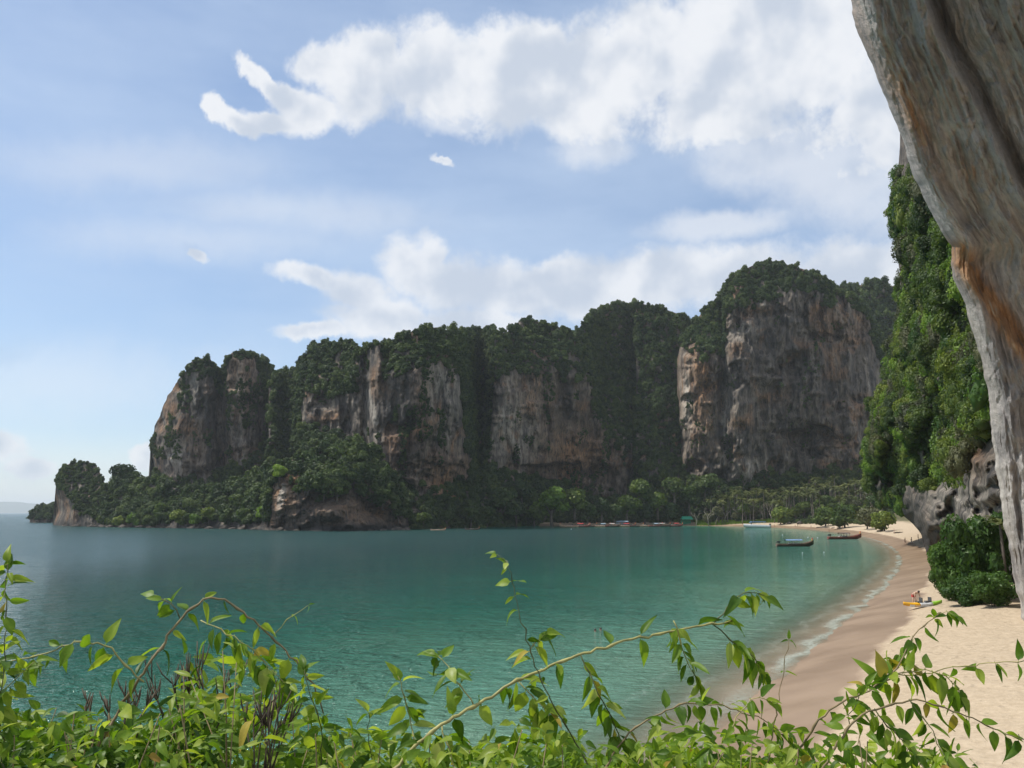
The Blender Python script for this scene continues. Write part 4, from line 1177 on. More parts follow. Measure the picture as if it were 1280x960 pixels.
# bushes at the foot of the overhang
bush_me = [crown_mesh('bush_foliage', 600 + i, 2.6, 26, 8000, 0.15, 1.0, True, 'leaf_bush', True, (0.16, 0.36), 0.82) for i in range(2)]
mb = MB()
for k in range(7):
    a = k * 0.9; mb.tube([(0.1 * math.cos(a), 0.1 * math.sin(a), -2.7), (0.7 * math.cos(a), 0.7 * math.sin(a), -1.3), (1.5 * math.cos(a), 1.5 * math.sin(a), 0.4)], [0.07, 0.05, 0.03], 5)
bush_stem = mb.mesh('stem', True); bush_stem.materials.append(M['bark'])
for k, (u, gv, rw, hh_, label) in enumerate(((1228, 752, 40, 112, 'tall green bush growing against the foot of the overhang'),
                                (1196, 751, 29, 78, 'glossy green bush spreading on the sand beside the tall bush'),
                                (1242, 760, 27, 46, 'low yellow green bush on the sand between the tall bush and the rock'),
                                (1212, 757, 27, 36, 'small low bush on the sand in front of the glossy bush'),
                                (1180, 740, 14, 40, 'narrow bush at the outer end of the bushes under the overhang'))):
    p_ = on_ground(u, gv); rm = rw / F * p_.y; hm_ = hh_ / F * p_.y
    s = rm / 2.45; zs = hm_ / 2 / 2.2
    e = empty('bush', (p_.x, p_.y, p_.z - 0.15), k * 1.7); tag(e, label, 'bush', 'bushes at the foot of the overhang')
    t = bpy.data.objects.new('stem', bush_stem); t.location = (0, 0, hm_ * 0.5); t.scale = (s * 0.5, s * 0.5, hm_ * 0.5 / 2.6); link(t, e)
    c = bpy.data.objects.new('foliage', bush_me[k % 2]); c.location = (0, 0, hm_ * 0.47); c.scale = (s, s, zs); link(c, e)
p_ = at(1250, 656, 68.0)
e = empty('fan_palm', (p_[0], p_[1], p_[2]), 0.4); tag(e, 'short spiky palm with brown hanging fronds beside the tall bush', 'palm')
mb = MB(); mb.tube([(0, 0, -6.2), (0.1, 0, -3), (0, 0, 0)], [0.16, 0.13, 0.1], 7); mb.build('trunk', M['bark'], e, True)
c = bpy.data.objects.new('crown', palm_crowns[1]); c.scale = (0.5,) * 3; link(c, e)

# ------------------------------------------------------------------ boats
def wood(name, col, rough=0.55): return plain(name, col, rough, 0.35, 2.5)
M['hull_dark'] = wood('dark_hull', (0.10, 0.065, 0.04)); M['hull_red'] = wood('red_hull', (0.17, 0.045, 0.03)); M['hull_tan'] = wood('tan_hull', (0.42, 0.28, 0.18))
M['deck'] = wood('deck_wood', (0.28, 0.21, 0.14)); M['blue'] = plain('blue_tarp', (0.16, 0.28, 0.50), 0.7); M['tarp_dark'] = plain('dark_tarp', (0.07, 0.05, 0.045), 0.8)
M['white'] = plain('white_gelcoat', (0.62, 0.63, 0.64), 0.3, 0.06); M['red'] = plain('red_cloth', (0.6, 0.05, 0.06), 0.7); M['yellow'] = plain('yellow_cloth', (0.75, 0.48, 0.05), 0.6)
M['metal'] = plain('engine_metal', (0.13, 0.13, 0.13), 0.45, 0.3, 3, 0.6); M['green_tarp'] = plain('green_tarp', (0.02, 0.26, 0.16), 0.6)
M['pale_cloth'] = plain('pale_bundle', (0.55, 0.52, 0.48), 0.8); M['lightblue'] = plain('light_blue_tarp', (0.45, 0.62, 0.75), 0.6)

def hull_mesh(L=11.0, B=1.9):
    n = 22; secs = []
    for i in range(n):
        t = i / (n - 1)
        x = -L / 2 + L * t
        w = B / 2 * (math.sin(math.pi * min(1, 0.16 + t * 0.52)) ** 0.7 if t < 0.6 else max(0.02, math.cos((t - 0.6) / 0.4 * math.pi / 2) ** 0.75) * math.sin(math.pi * 0.472) ** 0.7)
        sheer = 0.72 + 0.35 * max(0, 0.3 - t) ** 1.2 + 2.1 * max(0, t - 0.58) ** 1.75 * 2.2
        keel = -0.35 + 1.7 * max(0, t - 0.7) ** 2 * 6.0 + 0.25 * max(0, 0.2 - t)
        keel = min(keel, sheer - 0.12)
        secs.append([(x, 0, keel), (x, w * 0.55, keel + (sheer - keel) * 0.10), (x, w * 0.9, keel + (sheer - keel) * 0.5), (x, w, sheer), (x, w - 0.07, sheer), (x, w * 0.8 - 0.05, keel + (sheer - keel) * 0.5 + 0.04), (x, 0, keel + (sheer - keel) * 0.32)])
    v = []; f = []
    for s in secs:
        v += s + [(x, -y, z) for x, y, z in s[1:-1]][::-1]
    m_ = 12
    for i in range(n - 1):
        for k in range(m_):
            f.append((i * m_ + k, i * m_ + (k + 1) % m_, (i + 1) * m_ + (k + 1) % m_, (i + 1) * m_ + k))
    f.append(tuple(range(m_ - 1, -1, -1)))
    return v, f
hv, hf = hull_mesh()
boat_cache = {}
def boat_parts(kind, hull_m, roof_m, detail=True):
    key = (kind, hull_m, roof_m)
    if key in boat_cache: return boat_cache[key]
    P_ = []
    mb = MB(); mb.add(hv, hf); me = mb.mesh('hull', True); me.materials.append(M[hull_m]); P_.append(('hull', me))
    mb = MB()
    for x in np.linspace(-3.8, 2.4, 6): mb.box((x, 0, 0.42), (0.28, 1.45, 0.06))
    mb.box((3.4, 0, 0.82), (1.4, 0.9, 0.05)); me = mb.mesh('thwarts'); me.materials.append(M['deck']); P_.append(('thwarts', me))
    if roof_m:
        x0, x1 = (-2.6, 1.6) if kind == 'long' else (-1.6, 1.2)
        mb = MB()
        for x in np.linspace(x0, x1, 4):
            for y in (-0.78, 0.78): mb.tube([(x, y, 0.55), (x, y * 0.95, 1.72)], 0.035, 5)
        me = mb.mesh('canopy_posts'); me.materials.append(M['bark']); P_.append(('canopy_posts', me))
        mb = MB(); n = 7
        vs = []; 
        for x in (x0 - 0.3, (x0 + x1) / 2, x1 + 0.3):
            for k in range(n):
                a = -1 + 2 * k / (n - 1); vs.append((x, a * 0.95, 1.72 + 0.24 * (1 - a * a)))
        fs = [(i * n + k, i * n + k + 1, (i + 1) * n + k + 1, (i + 1) * n + k) for i in range(2) for k in range(n - 1)]
        mb.add(vs, fs); mb.add([(x, y, z - 0.05) for x, y, z in vs], [q[::-1] for q in fs]); me = mb.mesh('canopy', True); me.materials.append(M[roof_m]); P_.append(('canopy', me))
    mb = MB(); mb.box((-4.9, 0, 1.25), (0.85, 0.5, 0.5)); mb.tube([(-4.6, 0, 1.0), (-4.6, 0, 0.5)], 0.06, 6); mb.tube([(-4.5, 0.1, 1.35), (-3.3, 0.25, 1.5)], 0.03, 5)
    me = mb.mesh('engine'); me.materials.append(M['metal']); P_.append(('engine', me))
    mb = MB(); mb.tube([(-5.2, 0, 1.15), (-7.0, 0, 0.75), (-9.2, 0, 0.2)], 0.04, 6); me = mb.mesh('propeller_shaft'); me.materials.append(M['metal']); P_.append(('propeller_shaft', me))
    mb = MB()
    mb.tube([(5.12, 0, 1.9), (5.2, 0, 2.35)], [0.16, 0.13], 8); me = mb.mesh('prow_ribbon'); me.materials.append(M['red']); P_.append(('prow_ribbon', me))
    mb = MB(); mb.tube([(5.02, 0, 1.7), (5.11, 0, 1.92)], [0.18, 0.17], 8); mb.box((5.0, 0.2, 1.2), (0.05, 0.03, 0.8)); mb.box((5.05, -0.2, 1.25), (0.05, 0.03, 0.7))
    me = mb.mesh('prow_scarf'); me.materials.append(M['yellow']); P_.append(('prow_scarf', me))
    mb = MB()
    for x in (-1.5, -0.4, 0.6): mb.box((x, 0.1, 0.72), (0.55, 0.7, 0.45))
    me = mb.mesh('cargo'); me.materials.append(M['pale_cloth']); P_.append(('cargo', me))
    boat_cache[key] = P_
    return P_

def longtail(loc, rz, s, label, group, hull_m, roof_m, kind='long'):
    e = empty('longtail_boat', loc, rz, s); tag(e, label, 'boat', group)
    for nm, me in boat_parts(kind, hull_m, roof_m): mobj(nm, me, None, e)
    return e

a = at_z(994, 683.0); s = 55 / F * a[1] / 12.6
longtail((a[0], a[1], 0.0), R(6), s, 'dark wooden longtail boat with blue canopy afloat in the bay', 'boats moored off the beach', 'hull_dark', 'blue')
a = at_z(1056, 674.0); s = 46 / F * a[1] / 11.4
longtail((a[0], a[1], 0.05), R(8), s, 'red brown longtail boat with dark canopy moored at the waterline', 'boats moored off the beach', 'hull_red', 'tarp_dark', 'short')
hm = ('hull_tan', 'hull_red', 'hull_dark'); rm_ = (None, 'red', 'tarp_dark', None, 'lightblue', 'pale_cloth')
for k, u in enumerate(np.linspace(714, 848, 14)):
    a = at_z(u + g.uniform(-3, 3), 659.0 - (u - 705) / 150 * 0.9)
    hn = {'hull_tan': 'tan', 'hull_red': 'red brown', 'hull_dark': 'dark'}[hm[k % 3]]; rn = {None: 'without a canopy', 'red': 'with a red canopy', 'tarp_dark': 'with a dark canopy', 'lightblue': 'with a pale blue canopy', 'pale_cloth': 'with an off white canopy'}[rm_[k % 6]]
    longtail((a[0], a[1], 0.2), R(float(g.uniform(-35, 35)) + (180 if k % 3 == 0 else 0)), float(g.uniform(1.0, 1.15)), f'{hn} longtail boat {rn} in the far row', 'row of boats on the far beach', hm[k % 3], rm_[k % 6], 'short')
for u, v, hm_, lb in ((549, 661.6, 'hull_tan', 'small longtail boat with pale load under the dark gully'), (591, 660.8, 'hull_dark', 'dark longtail boat with raised prow before the lone rounded tree')):
    a = at_z(u, v + 1.2); longtail((a[0], a[1] - 6, 0.0), R(4), 0.72, lb, 'boats under the long wall', hm_, None, 'short')

# white speedboat with blue canopy
a = at_z(946, 659.6); s = 32 / F * a[1] / 11.0
e = empty('speedboat', (a[0], a[1], 0.0), R(176), s); tag(e, 'white speedboat with a blue canopy at the far beach', 'boat')
n = 12; v_ = []; f_ = []
for i in range(n):
    t = i / (n - 1); x = -5.5 + 11 * t; w = 1.35 * (1 - max(0, t - 0.45) ** 2 * 3.1); kz = -0.4 + 1.3 * max(0, t - 0.6) ** 2 * 4; sh = 1.05 + 0.5 * t
    w = max(w, 0.05); kz = min(kz, sh - 0.1)
    v_ += [(x, 0, kz), (x, w * 0.85, kz + 0.35 * (sh - kz)), (x, w, sh), (x, w * 0.8, sh + 0.04), (x, -w * 0.8, sh + 0.04), (x, -w, sh), (x, -w * 0.85, kz + 0.35 * (sh - kz))]
for i in range(n - 1):
    for k in range(7): f_.append((i * 7 + k, i * 7 + (k + 1) % 7, (i + 1) * 7 + (k + 1) % 7, (i + 1) * 7 + k))
f_.append((6, 5, 4, 3, 2, 1, 0)); mb = MB(); mb.add(v_, f_); mb.build('hull', M['white'], e, True)
mb = MB(); mb.box((-0.6, 0, 2.45), (6.0, 2.3, 0.3)); mb.box((2.6, 0, 2.3), (0.8, 2.1, 0.1), Matrix.Rotation(R(20), 3, 'Y')); mb.build('canopy', M['blue'], e)
mb = MB()
for x in (-3.3, -1.2, 0.8, 2.1):
    for y in (-1.0, 1.0): mb.tube([(x, y, 1.3), (x, y, 2.4)], 0.05, 5)
mb.build('canopy_posts', M['white'], e)
mb = MB(); mb.box((2.2, 0, 1.75), (0.1, 1.9, 0.6), Matrix.Rotation(R(-30), 3, 'Y')); mb.build('windscreen', M['metal'], e)
for y in (-0.5, 0.5):
    mb = MB(); mb.box((-5.6, y, 1.35), (0.5, 0.4, 0.7)); mb.box((-5.75, y, 0.5), (0.2, 0.15, 1.2)); mb.build('outboard_motor', M['metal'], e)

# huts and shelters behind the boats
def shelter(u, v, w, d, h, roof_m, label, name, pitch=0.9):
    p_ = on_ground(u, v); e = empty(name, p_ - Vector((0, 0, 0.1)), 0.15); tag(e, label, name.replace('_', ' '))
    for x in (-w / 2 + 0.2, w / 2 - 0.2):
        for y in (-d / 2 + 0.2, d / 2 - 0.2):
            mb = MB(); mb.tube([(x, y, 0), (x, y, h)], 0.09, 6); mb.build('post', M['bark'], e)
    mb = MB(); hw, hd = w / 2 + 0.2, d / 2 + 0.3
    mb.add([(-hw, -hd, h), (hw, -hd, h), (hw, hd, h), (-hw, hd, h), (-hw * 0.8, 0, h + pitch), (hw * 0.8, 0, h + pitch)], [(0, 1, 5, 4), (1, 2, 5), (2, 3, 4, 5), (3, 0, 4), (3, 2, 1, 0)])
    mb.build('roof', M[roof_m], e)
    mb = MB(); mb.box((0, d / 2 - 0.25, h * 0.45), (w - 0.6, 0.08, h * 0.85)); mb.build('back_panel', M[roof_m], e)
    return e
shelter(858.5, 655.8, 8.0, 4.5, 3.6, 'green_tarp', 'bright green roofed shelter at the end of the boat row', 'beach_shelter', 2.2)
shelter(778, 656.2, 8.5, 4.0, 2.2, 'lightblue', 'pale blue awning above the row of boats', 'awning', 0.6)

# driftwood, rocks and floats
q = np.random.default_rng(55)
for k in range(9):
    u = 1022 + k * 7.5 + q.uniform(-3, 3) if k < 5 else 1090 + (k - 5) * 11
    v = np.interp(u, [1022, 1060, 1090, 1130], [660.2, 660.5, 663, 667.5]) - q.uniform(0, 0.6)
    p_ = on_ground(u, v); mb = MB(); L = q.uniform(2.5, 5)
    mb.tube([(-L / 2, 0, 0.1), (-L / 6, 0.2, 0.22), (L / 5, -0.1, 0.2), (L / 2, 0.25, 0.35)], [0.22, 0.25, 0.2, 0.1], 7)
    mb.tube([(L / 6, 0, 0.2), (L / 4, 0.7, 0.7)], [0.12, 0.05], 5)
    o = mb.build('driftwood_log', M['bark_pale'] if k % 2 else M['bark'], None, True); o.location = p_; o.rotation_euler = (0, 0, float(q.uniform(-0.5, 0.5)))
    tag(o, 'driftwood log lying on the sand at the top of the beach', 'driftwood', 'driftwood along the top of the beach')
def boulder_mesh(seed):
    bm = bmesh.new(); bmesh.ops.create_icosphere(bm, subdivisions=3, radius=1.0)
    for v in bm.verts:
        k = float(fbm(v.co.x * 1.3, v.co.y * 1.3, v.co.z * 1.3, 4, seed)); v.co = Vector((v.co.x, v.co.y, v.co.z * 0.75)) * (1 + 0.32 * k)
    me = bpy.data.meshes.new('boulder'); bm.to_mesh(me); bm.free(); co = np.array([v.co[:] for v in me.vertices]); attr(me, 'rk', co * 4, 'FLOAT_VECTOR')
    me.materials.append(M['rock_near']); return me
bd = [boulder_mesh(700 + i) for i in range(3)]
for k in range(30):                                            # broken rock at the waterline of the headland
    u = 84 + k * 14.6 + q.uniform(-5, 5)
    d = float(np.interp(u, [84, 150, 230, 290, 345, 400, 480, 520], [575, 535, 500, 480, 440, 430, 443, 465])) - q.uniform(0.5, 3)
    a_, _ = ray(u, 650); o = mobj('boulder', bd[k % 3], None, None, (float(a_ * d), d, 0.1)); s = q.uniform(0.9, 2.4)
    o.scale = (s * 1.6, s, s * 0.8); o.rotation_euler = (0, 0, float(q.uniform(0, 6)))
    tag(o, f"{'large' if s > 1.6 else 'small'} dark boulder at the waterline " + place(u, ((150, 'under the rock stack'), (260, 'below the twin topped tower'), (340, 'beside the small orange cliff'), (9999, 'under the small orange cliff'))), 'boulder', 'boulders along the headland')
for k, (u, v, s) in enumerate(((986, 653.5, 1.4), (1004, 640, 1.6), (1010, 638.5, 1.3))):
    p_ = on_ground(u, 655.5); o = mobj('boulder', bd[k], M['pale_cloth'], None, (p_.x, p_.y + k * 6, p_.z + 0.5)); o.scale = (s,) * 3
    tag(o, 'pale boulder among the bushes above the far beach', 'boulder', 'pale boulders above the beach')
for k, (u, v) in enumerate(((1030, 690.5), (1003, 691.5), (1022, 672.5), (978, 669), (714, 661.8), (1010, 672))):
    a_ = at_z(u, v); mb = MB(); mb.tube([(0, 0, -0.25), (0, 0, -0.1), (0, 0, 0.2), (0, 0, 0.42), (0, 0, 0.5)], [0.12, 0.3, 0.34, 0.2, 0.05], 10)
    o = mb.build('mooring_buoy', M['white'], None, True); o.location = a_; s = a_[1] / 520; o.scale = (s,) * 3
    tag(o, 'small white mooring buoy floating in the bay', 'buoy', 'buoys in the bay')

# ------------------------------------------------------------------ people
SKIN = [plain('skin_tan', (0.42, 0.24, 0.16), 0.6, 0.08), plain('skin_fair', (0.55, 0.36, 0.27), 0.6, 0.08), plain('skin_brown', (0.24, 0.13, 0.085), 0.6, 0.08)]
CLOTH = [plain('cloth_navy', (0.03, 0.04, 0.09), 0.8), plain('cloth_red', (0.45, 0.06, 0.05), 0.8), plain('cloth_black', (0.02, 0.02, 0.02), 0.8), plain('cloth_white', (0.7, 0.7, 0.68), 0.8)]
HAIR = plain('hair_dark', (0.03, 0.02, 0.015), 0.5)
POSES = {   # joints: pelvis, chest, neck, head; per side (left, right): shoulder, elbow, wrist, hip, knee, ankle
    'stand': dict(pel=(0, 0, 0.94), chest=(0, 0.02, 1.28), neck=(0, 0.01, 1.47), head=(0, -0.02, 1.64), arm=[((0.20, 0, 1.40), (0.27, 0.02, 1.13), (0.28, -0.06, 0.89)), ((-0.20, 0, 1.40), (-0.27, 0.03, 1.13), (-0.27, -0.05, 0.89))],
                  leg=[((0.10, 0, 0.90), (0.12, -0.02, 0.49), (0.13, 0.03, 0.08)), ((-0.10, 0, 0.90), (-0.12, -0.01, 0.49), (-0.13, 0.02, 0.08))]),
    'walk': dict(pel=(0, 0, 0.92), chest=(0, -0.03, 1.27), neck=(0, -0.04, 1.46), head=(0, -0.07, 1.63), arm=[((0.20, -0.03, 1.39), (0.26, 0.12, 1.15), (0.26, 0.08, 0.90)), ((-0.20, -0.03, 1.39), (-0.26, -0.12, 1.14), (-0.25, -0.28, 0.95))],
                 leg=[((0.10, 0, 0.88), (0.11, -0.22, 0.52), (0.11, -0.30, 0.09)), ((-0.10, 0, 0.88), (-0.11, 0.10, 0.50), (-0.11, 0.36, 0.14))]),
    'bend': dict(pel=(0, 0.12, 0.90), chest=(0, -0.22, 1.10), neck=(0, -0.38, 1.17), head=(0, -0.52, 1.18), arm=[((0.20, -0.30, 1.10), (0.25, -0.36, 0.82), (0.22, -0.46, 0.58)), ((-0.20, -0.30, 1.10), (-0.26, -0.38, 0.82), (-0.22, -0.48, 0.58))],
                 leg=[((0.11, 0.12, 0.86), (0.15, -0.02, 0.48), (0.16, 0.10, 0.08)), ((-0.11, 0.12, 0.86), (-0.15, -0.04, 0.48), (-0.16, 0.08, 0.08))]),
}
dg = None
def skin_mesh(name, verts, edges, radii, root=0, sub=1):
    me = bpy.data.meshes.new(name); me.from_pydata(verts, edges, []); me.update()
    o = bpy.data.objects.new(name, me); COL.objects.link(o)
    sm = o.modifiers.new('skin', 'SKIN'); ss_ = o.modifiers.new('sub', 'SUBSURF'); ss_.levels = sub; ss_.render_levels = sub
    if not me.skin_vertices:
        bpy.context.view_layer.objects.active = o; bpy.ops.mesh.customdata_skin_add()
    for i, r in enumerate(radii): me.skin_vertices[0].data[i].radius = (r, r) if not isinstance(r, tuple) else r
    me.skin_vertices[0].data[root].use_root = True
    d_ = bpy.context.evaluated_depsgraph_get(); ev = o.evaluated_get(d_); out = bpy.data.meshes.new_from_object(ev)
    COL.objects.unlink(o); bpy.data.objects.remove(o); out.name = name
    out.polygons.foreach_set('use_smooth', [True] * len(out.polygons))
    return out
body_cache = {}
def body_mesh(pose):
    if pose in body_cache: return body_cache[pose]
    J = POSES[pose]; v = []; e = []; r = []
    def add(p, rad, prev=None):
        v.append(tuple(p)); r.append(rad)
        if prev is not None: e.append((prev, len(v) - 1))
        return len(v) - 1
    pel = add(J['pel'], (0.15, 0.11)); mid = add([(a + c) / 2 for a, c in zip(J['pel'], J['chest'])], (0.14, 0.10), pel)
    ch = add(J['chest'], (0.17, 0.115), mid); nk = add(J['neck'], 0.06, ch)
    hd = Vector(J['head']); nkv = Vector(J['neck']); up = (hd - nkv).normalized()
    h1 = add(hd - up * 0.06, (0.075, 0.085), nk); h2 = add(hd + up * 0.03, (0.085, 0.10), h1); h3 = add(hd + up * 0.105, (0.05, 0.06), h2)
    for s, w_, h_ in J['arm']:
        a = add(s, 0.062, ch); b_ = add(h_ and w_, 0.042, a); c = add(h_, 0.028, b_)
        dirv = (Vector(h_) - Vector(w_)).normalized(); hand = add(Vector(h_) + dirv * 0.07, (0.035, 0.02), c)
        sx = 1 if s[0] > 0 else -1
        for k, (off, L) in enumerate(((-0.028, 0.070), (-0.010, 0.082), (0.010, 0.078), (0.028, 0.062))):
            p0 = Vector(h_) + dirv * (0.07 + L * 0.6) + Vector((0, off, 0)); f0 = add(p0, 0.009, hand); add(p0 + dirv * L * 0.5 + Vector((-sx * 0.012, 0, 0)), 0.007, f0)
        th = add(Vector(h_) + dirv * 0.05 + Vector((-sx * 0.01, -0.045, 0)), 0.010, c); add(Vector(h_) + dirv * 0.09 + Vector((-sx * 0.015, -0.06, 0)), 0.008, th)
    for hp, kn, an in J['leg']:
        a = add(hp, 0.088, pel); m1 = add([(x + y) / 2 for x, y in zip(hp, kn)], 0.078, a); b_ = add(kn, 0.055, m1); m2 = add([x * 0.62 + y * 0.38 for x, y in zip(kn, an)], 0.055, b_); c = add(an, 0.036, m2)
        ft = add((an[0], an[1] - 0.10, 0.035), (0.045, 0.03), c); add((an[0], an[1] - 0.19, 0.025), (0.04, 0.02), ft)
    me = skin_mesh('body', v, e, r)
    # shorts: a thin shell around hips and upper thighs
    v2 = []; e2 = []; r2 = []
    def add2(p, rad, prev=None):
        v2.append(tuple(p)); r2.append(rad)
        if prev is not None: e2.append((prev, len(v2) - 1))
        return len(v2) - 1
    p0 = add2(J['pel'], (0.168, 0.13)); add2([a * 0.72 + c * 0.28 for a, c in zip(J['pel'], J['chest'])], (0.155, 0.12), p0)
    for hp, kn, an in J['leg']:
        a = add2(hp, 0.105, p0); add2([x * 0.42 + y * 0.58 for x, y in zip(hp, kn)], 0.098, a)
    sh = skin_mesh('shorts', v2, e2, r2)
    bm = bmesh.new(); bmesh.ops.create_uvsphere(bm, u_segments=14, v_segments=8, radius=1.0)
    fw = Vector((0, -1, 0)); fw = (fw - up * fw.dot(up)); fw = fw.normalized() if fw.length > 0.2 else Vector((0, 0, -1))
    rt = up.cross(fw)
    for vtx in bm.verts:
        c = vtx.co.copy(); c.z = max(c.z, -0.35 if c.y > -0.1 else 0.25)
        vtx.co = hd + up * (0.045 + c.z * 0.105) - fw * (c.y * 0.108 + 0.014) + rt * (c.x * 0.094)
    hr = bpy.data.meshes.new('hair'); bm.to_mesh(hr); bm.free()
    mb = MB()
    for sx in (-1, 1):
        c = hd + up * 0.015 + fw * 0.092 + rt * 0.032 * sx; mb.box(c, (0.022, 0.014, 0.012))
    mb.tube([hd + up * 0.012 + fw * 0.09, hd - up * 0.03 + fw * 0.118], [0.010, 0.017], 6)
    mb.box(hd - up * 0.062 + fw * 0.082, (0.045, 0.014, 0.012))
    for sx in (-1, 1): mb.box(hd + rt * 0.09 * sx - up * 0.005, (0.016, 0.03, 0.055))
    fc = mb.mesh('face')
    body_cache[pose] = (me, sh, hr, fc); return body_cache[pose]
def person(loc, rz, pose, sk, cl, label, group=None, s=1.0):
    e = empty('person', loc, rz, s); tag(e, label, 'person', group)
    me, sh, hr, fc = body_mesh(pose)
    for nm, m_, mt in (('body', me, SKIN[sk]), ('shorts', sh, CLOTH[cl]), ('hair', hr, HAIR), ('face', fc, SKIN[2])):
        o = mobj(nm, m_, None, e)
        if not m_.materials: m_.materials.append(mt)
        o.material_slots[0].link = 'OBJECT'; o.material_slots[0].material = mt
    return e
# kayak with someone bending over it
kp = on_ground(1154, 760)
e = empty('kayak', kp + Vector((0, 0, 0.02)), 0.0); tag(e, 'yellow, white and green kayak pulled up on the sand', 'kayak')
KL = 52 / F * kp.y
def kay(x0, x1, name, mat):
    n = 9; v_ = []; f_ = []
    for i in range(n):
        x = x0 + (x1 - x0) * i / (n - 1); t = abs(x) * 2 / KL; w = 0.40 * max(0.02, 1 - t ** 2.6); up = 0.22 * t ** 2.5
        v_ += [(x, 0, up), (x, w * 0.8, 0.06 + up), (x, w, 0.22 + up * 0.8), (x, w * 0.7, 0.33 + up * 0.7), (x, 0, (0.34 if abs(x) < 0.05 or 0.35 < abs(x) < 0.7 else 0.27) + up * 0.8 + 0.03), (x, -w * 0.7, 0.33 + up * 0.7), (x, -w, 0.22 + up * 0.8), (x, -w * 0.8, 0.06 + up)]
    for i in range(n - 1):
        for k in range(8): f_.append((i * 8 + k, (i + 1) * 8 + k, (i + 1) * 8 + (k + 1) % 8, i * 8 + (k + 1) % 8))
    f_.append(tuple(range(8))); f_.append(tuple(range(len(v_) - 1, len(v_) - 9, -1)))
    mb = MB(); mb.add(v_, f_); return mb.build(name, mat, e, True)
M['kayak_yellow'] = plain('kayak_yellow', (0.80, 0.42, 0.02), 0.35, 0.08); M['kayak_green'] = plain('kayak_green', (0.25, 0.48, 0.03), 0.35, 0.08)
kay(-KL / 2, -0.12 * KL, 'bow', M['kayak_yellow']); kay(-0.12 * KL, 0.20 * KL, 'cockpit', M['white']); kay(0.20 * KL, KL / 2, 'stern', M['kayak_green'])
for x in (-0.35, 0.45):
    mb = MB(); mb.box((x, 0, 0.42), (0.42, 0.4, 0.08)); mb.box((x + 0.2, 0, 0.58), (0.07, 0.4, 0.34)); mb.build('seat', M['metal'], e)
e.rotation_euler = (0, R(-1.5), R(9))
mb = MB(); mb.tube([(-1.0, 0, 0), (1.0, 0, 0)], 0.018, 6)
for sx in (-1, 1): mb.box((sx * 1.15, 0, 0), (0.42, 0.02, 0.17))
o = mb.build('paddle', M['white']); o.location = kp + Vector((-0.1, -0.55, 0.12)); o.rotation_euler = (0.1, 0.05, 0.2); tag(o, 'white double bladed paddle lying beside the kayak', 'paddle')
person(on_ground(1145, 757.5) + Vector((0, 0.2, 0)), R(15), 'bend', 1, 1, 'person in dark red shorts bending over the kayak')
for u, v, ps, sk, cl in ((1131.5, 681, 'walk', 0, 2), (1139.5, 680.2, 'walk', 0, 0), (1148, 676, 'stand', 2, 2)):
    person(on_ground(u, v), R(float(q.uniform(60, 120))), ps, sk, cl, 'person in dark shorts walking on the sand beside the promontory rock', 'walkers beside the promontory')
for k, (u, v) in enumerate(((968, 659.3), (994, 659), (997.5, 658.6), (1000, 658.3), (1014, 660), (1036.5, 666), (1053.5, 661.5), (1118, 667), (975, 657.8))):
    person(on_ground(u, v), float(q.uniform(0, 6.28)), 'stand' if k % 2 else 'walk', k % 3, k % 4, 'small distant person on the far part of the beach', 'people on the far beach')
for u, v in ((744, 789.5), (751, 788.0)):
    a_ = at_z(u, v); person((a_[0], a_[1], -1.56), 0.8 + u, 'stand', 1, 0, 'swimmer with only head and shoulders above the water', 'swimmers')

# ------------------------------------------------------------------ foreground ledge and climbing plants
q = np.random.default_rng(91)
xs = np.linspace(-9, 9, 60); ys = np.concatenate([np.linspace(-4, 3.0, 24), np.linspace(3.1, 4.2, 8), np.linspace(4.5, 7.5, 8)])
X, Y = np.meshgrid(xs, ys)
Z = 7.45 + 0.12 * fbm(X / 1.2, Y / 1.2, 0, 4, 801) - 9.5 * sstep(3.1, 7.2, Y) - 8.5 * sstep(5.5, 8.5, np.abs(X + 0.5))
me = mesh_np('ledge', np.stack([X + 0.2 * fbm(X, Y, Z, 3, 803), Y, Z], -1).reshape(-1, 3), grid_faces(len(ys), len(xs)))
attr(me, 'rk', np.stack([X, Z, Y], -1).reshape(-1, 3), 'FLOAT_VECTOR')
tag(mobj('ledge', me, M['rock_near']), 'rock ledge under the climbing plants', kind='structure')

def leaf_mesh(seed, wid, fold, droop, wave):
    r_ = np.random.default_rng(seed); n = 7; v = []; f = []
    for i in range(n):
        t = i / (n - 1); w = wid * (math.sin(math.pi * min(1, t ** 0.72)) ** 0.85 if 0 < t < 1 else 0.0) * (1 - 0.25 * t)
        y = t; z = -droop * t * t
        wz = wave * math.sin(t * 7 + seed)
        v += [(-w, y, z + fold * w + wz), (-w * 0.5, y, z + fold * w * 0.62 + wz * 0.4), (0, y, z), (w * 0.5, y, z + fold * w * 0.62 - wz * 0.3), (w, y, z + fold * w - wz * 0.6)]
    for i in range(n - 1):
        for k in range(4): f.append((i * 5 + k, i * 5 + k + 1, (i + 1) * 5 + k + 1, (i + 1) * 5 + k))
    # petiole
    b0 = len(v); v += [(-0.012, -0.18, 0.02), (0.012, -0.18, 0.02), (0.012, 0.05, 0.0), (-0.012, 0.05, 0.0)]; f.append((b0, b0 + 1, b0 + 2, b0 + 3))
    me = bpy.data.meshes.new('leaf'); me.from_pydata(v, [], f); me.update(); me.polygons.foreach_set('use_smooth', [True] * len(me.polygons)); me.materials.append(M['leaf_vine'])
    return me
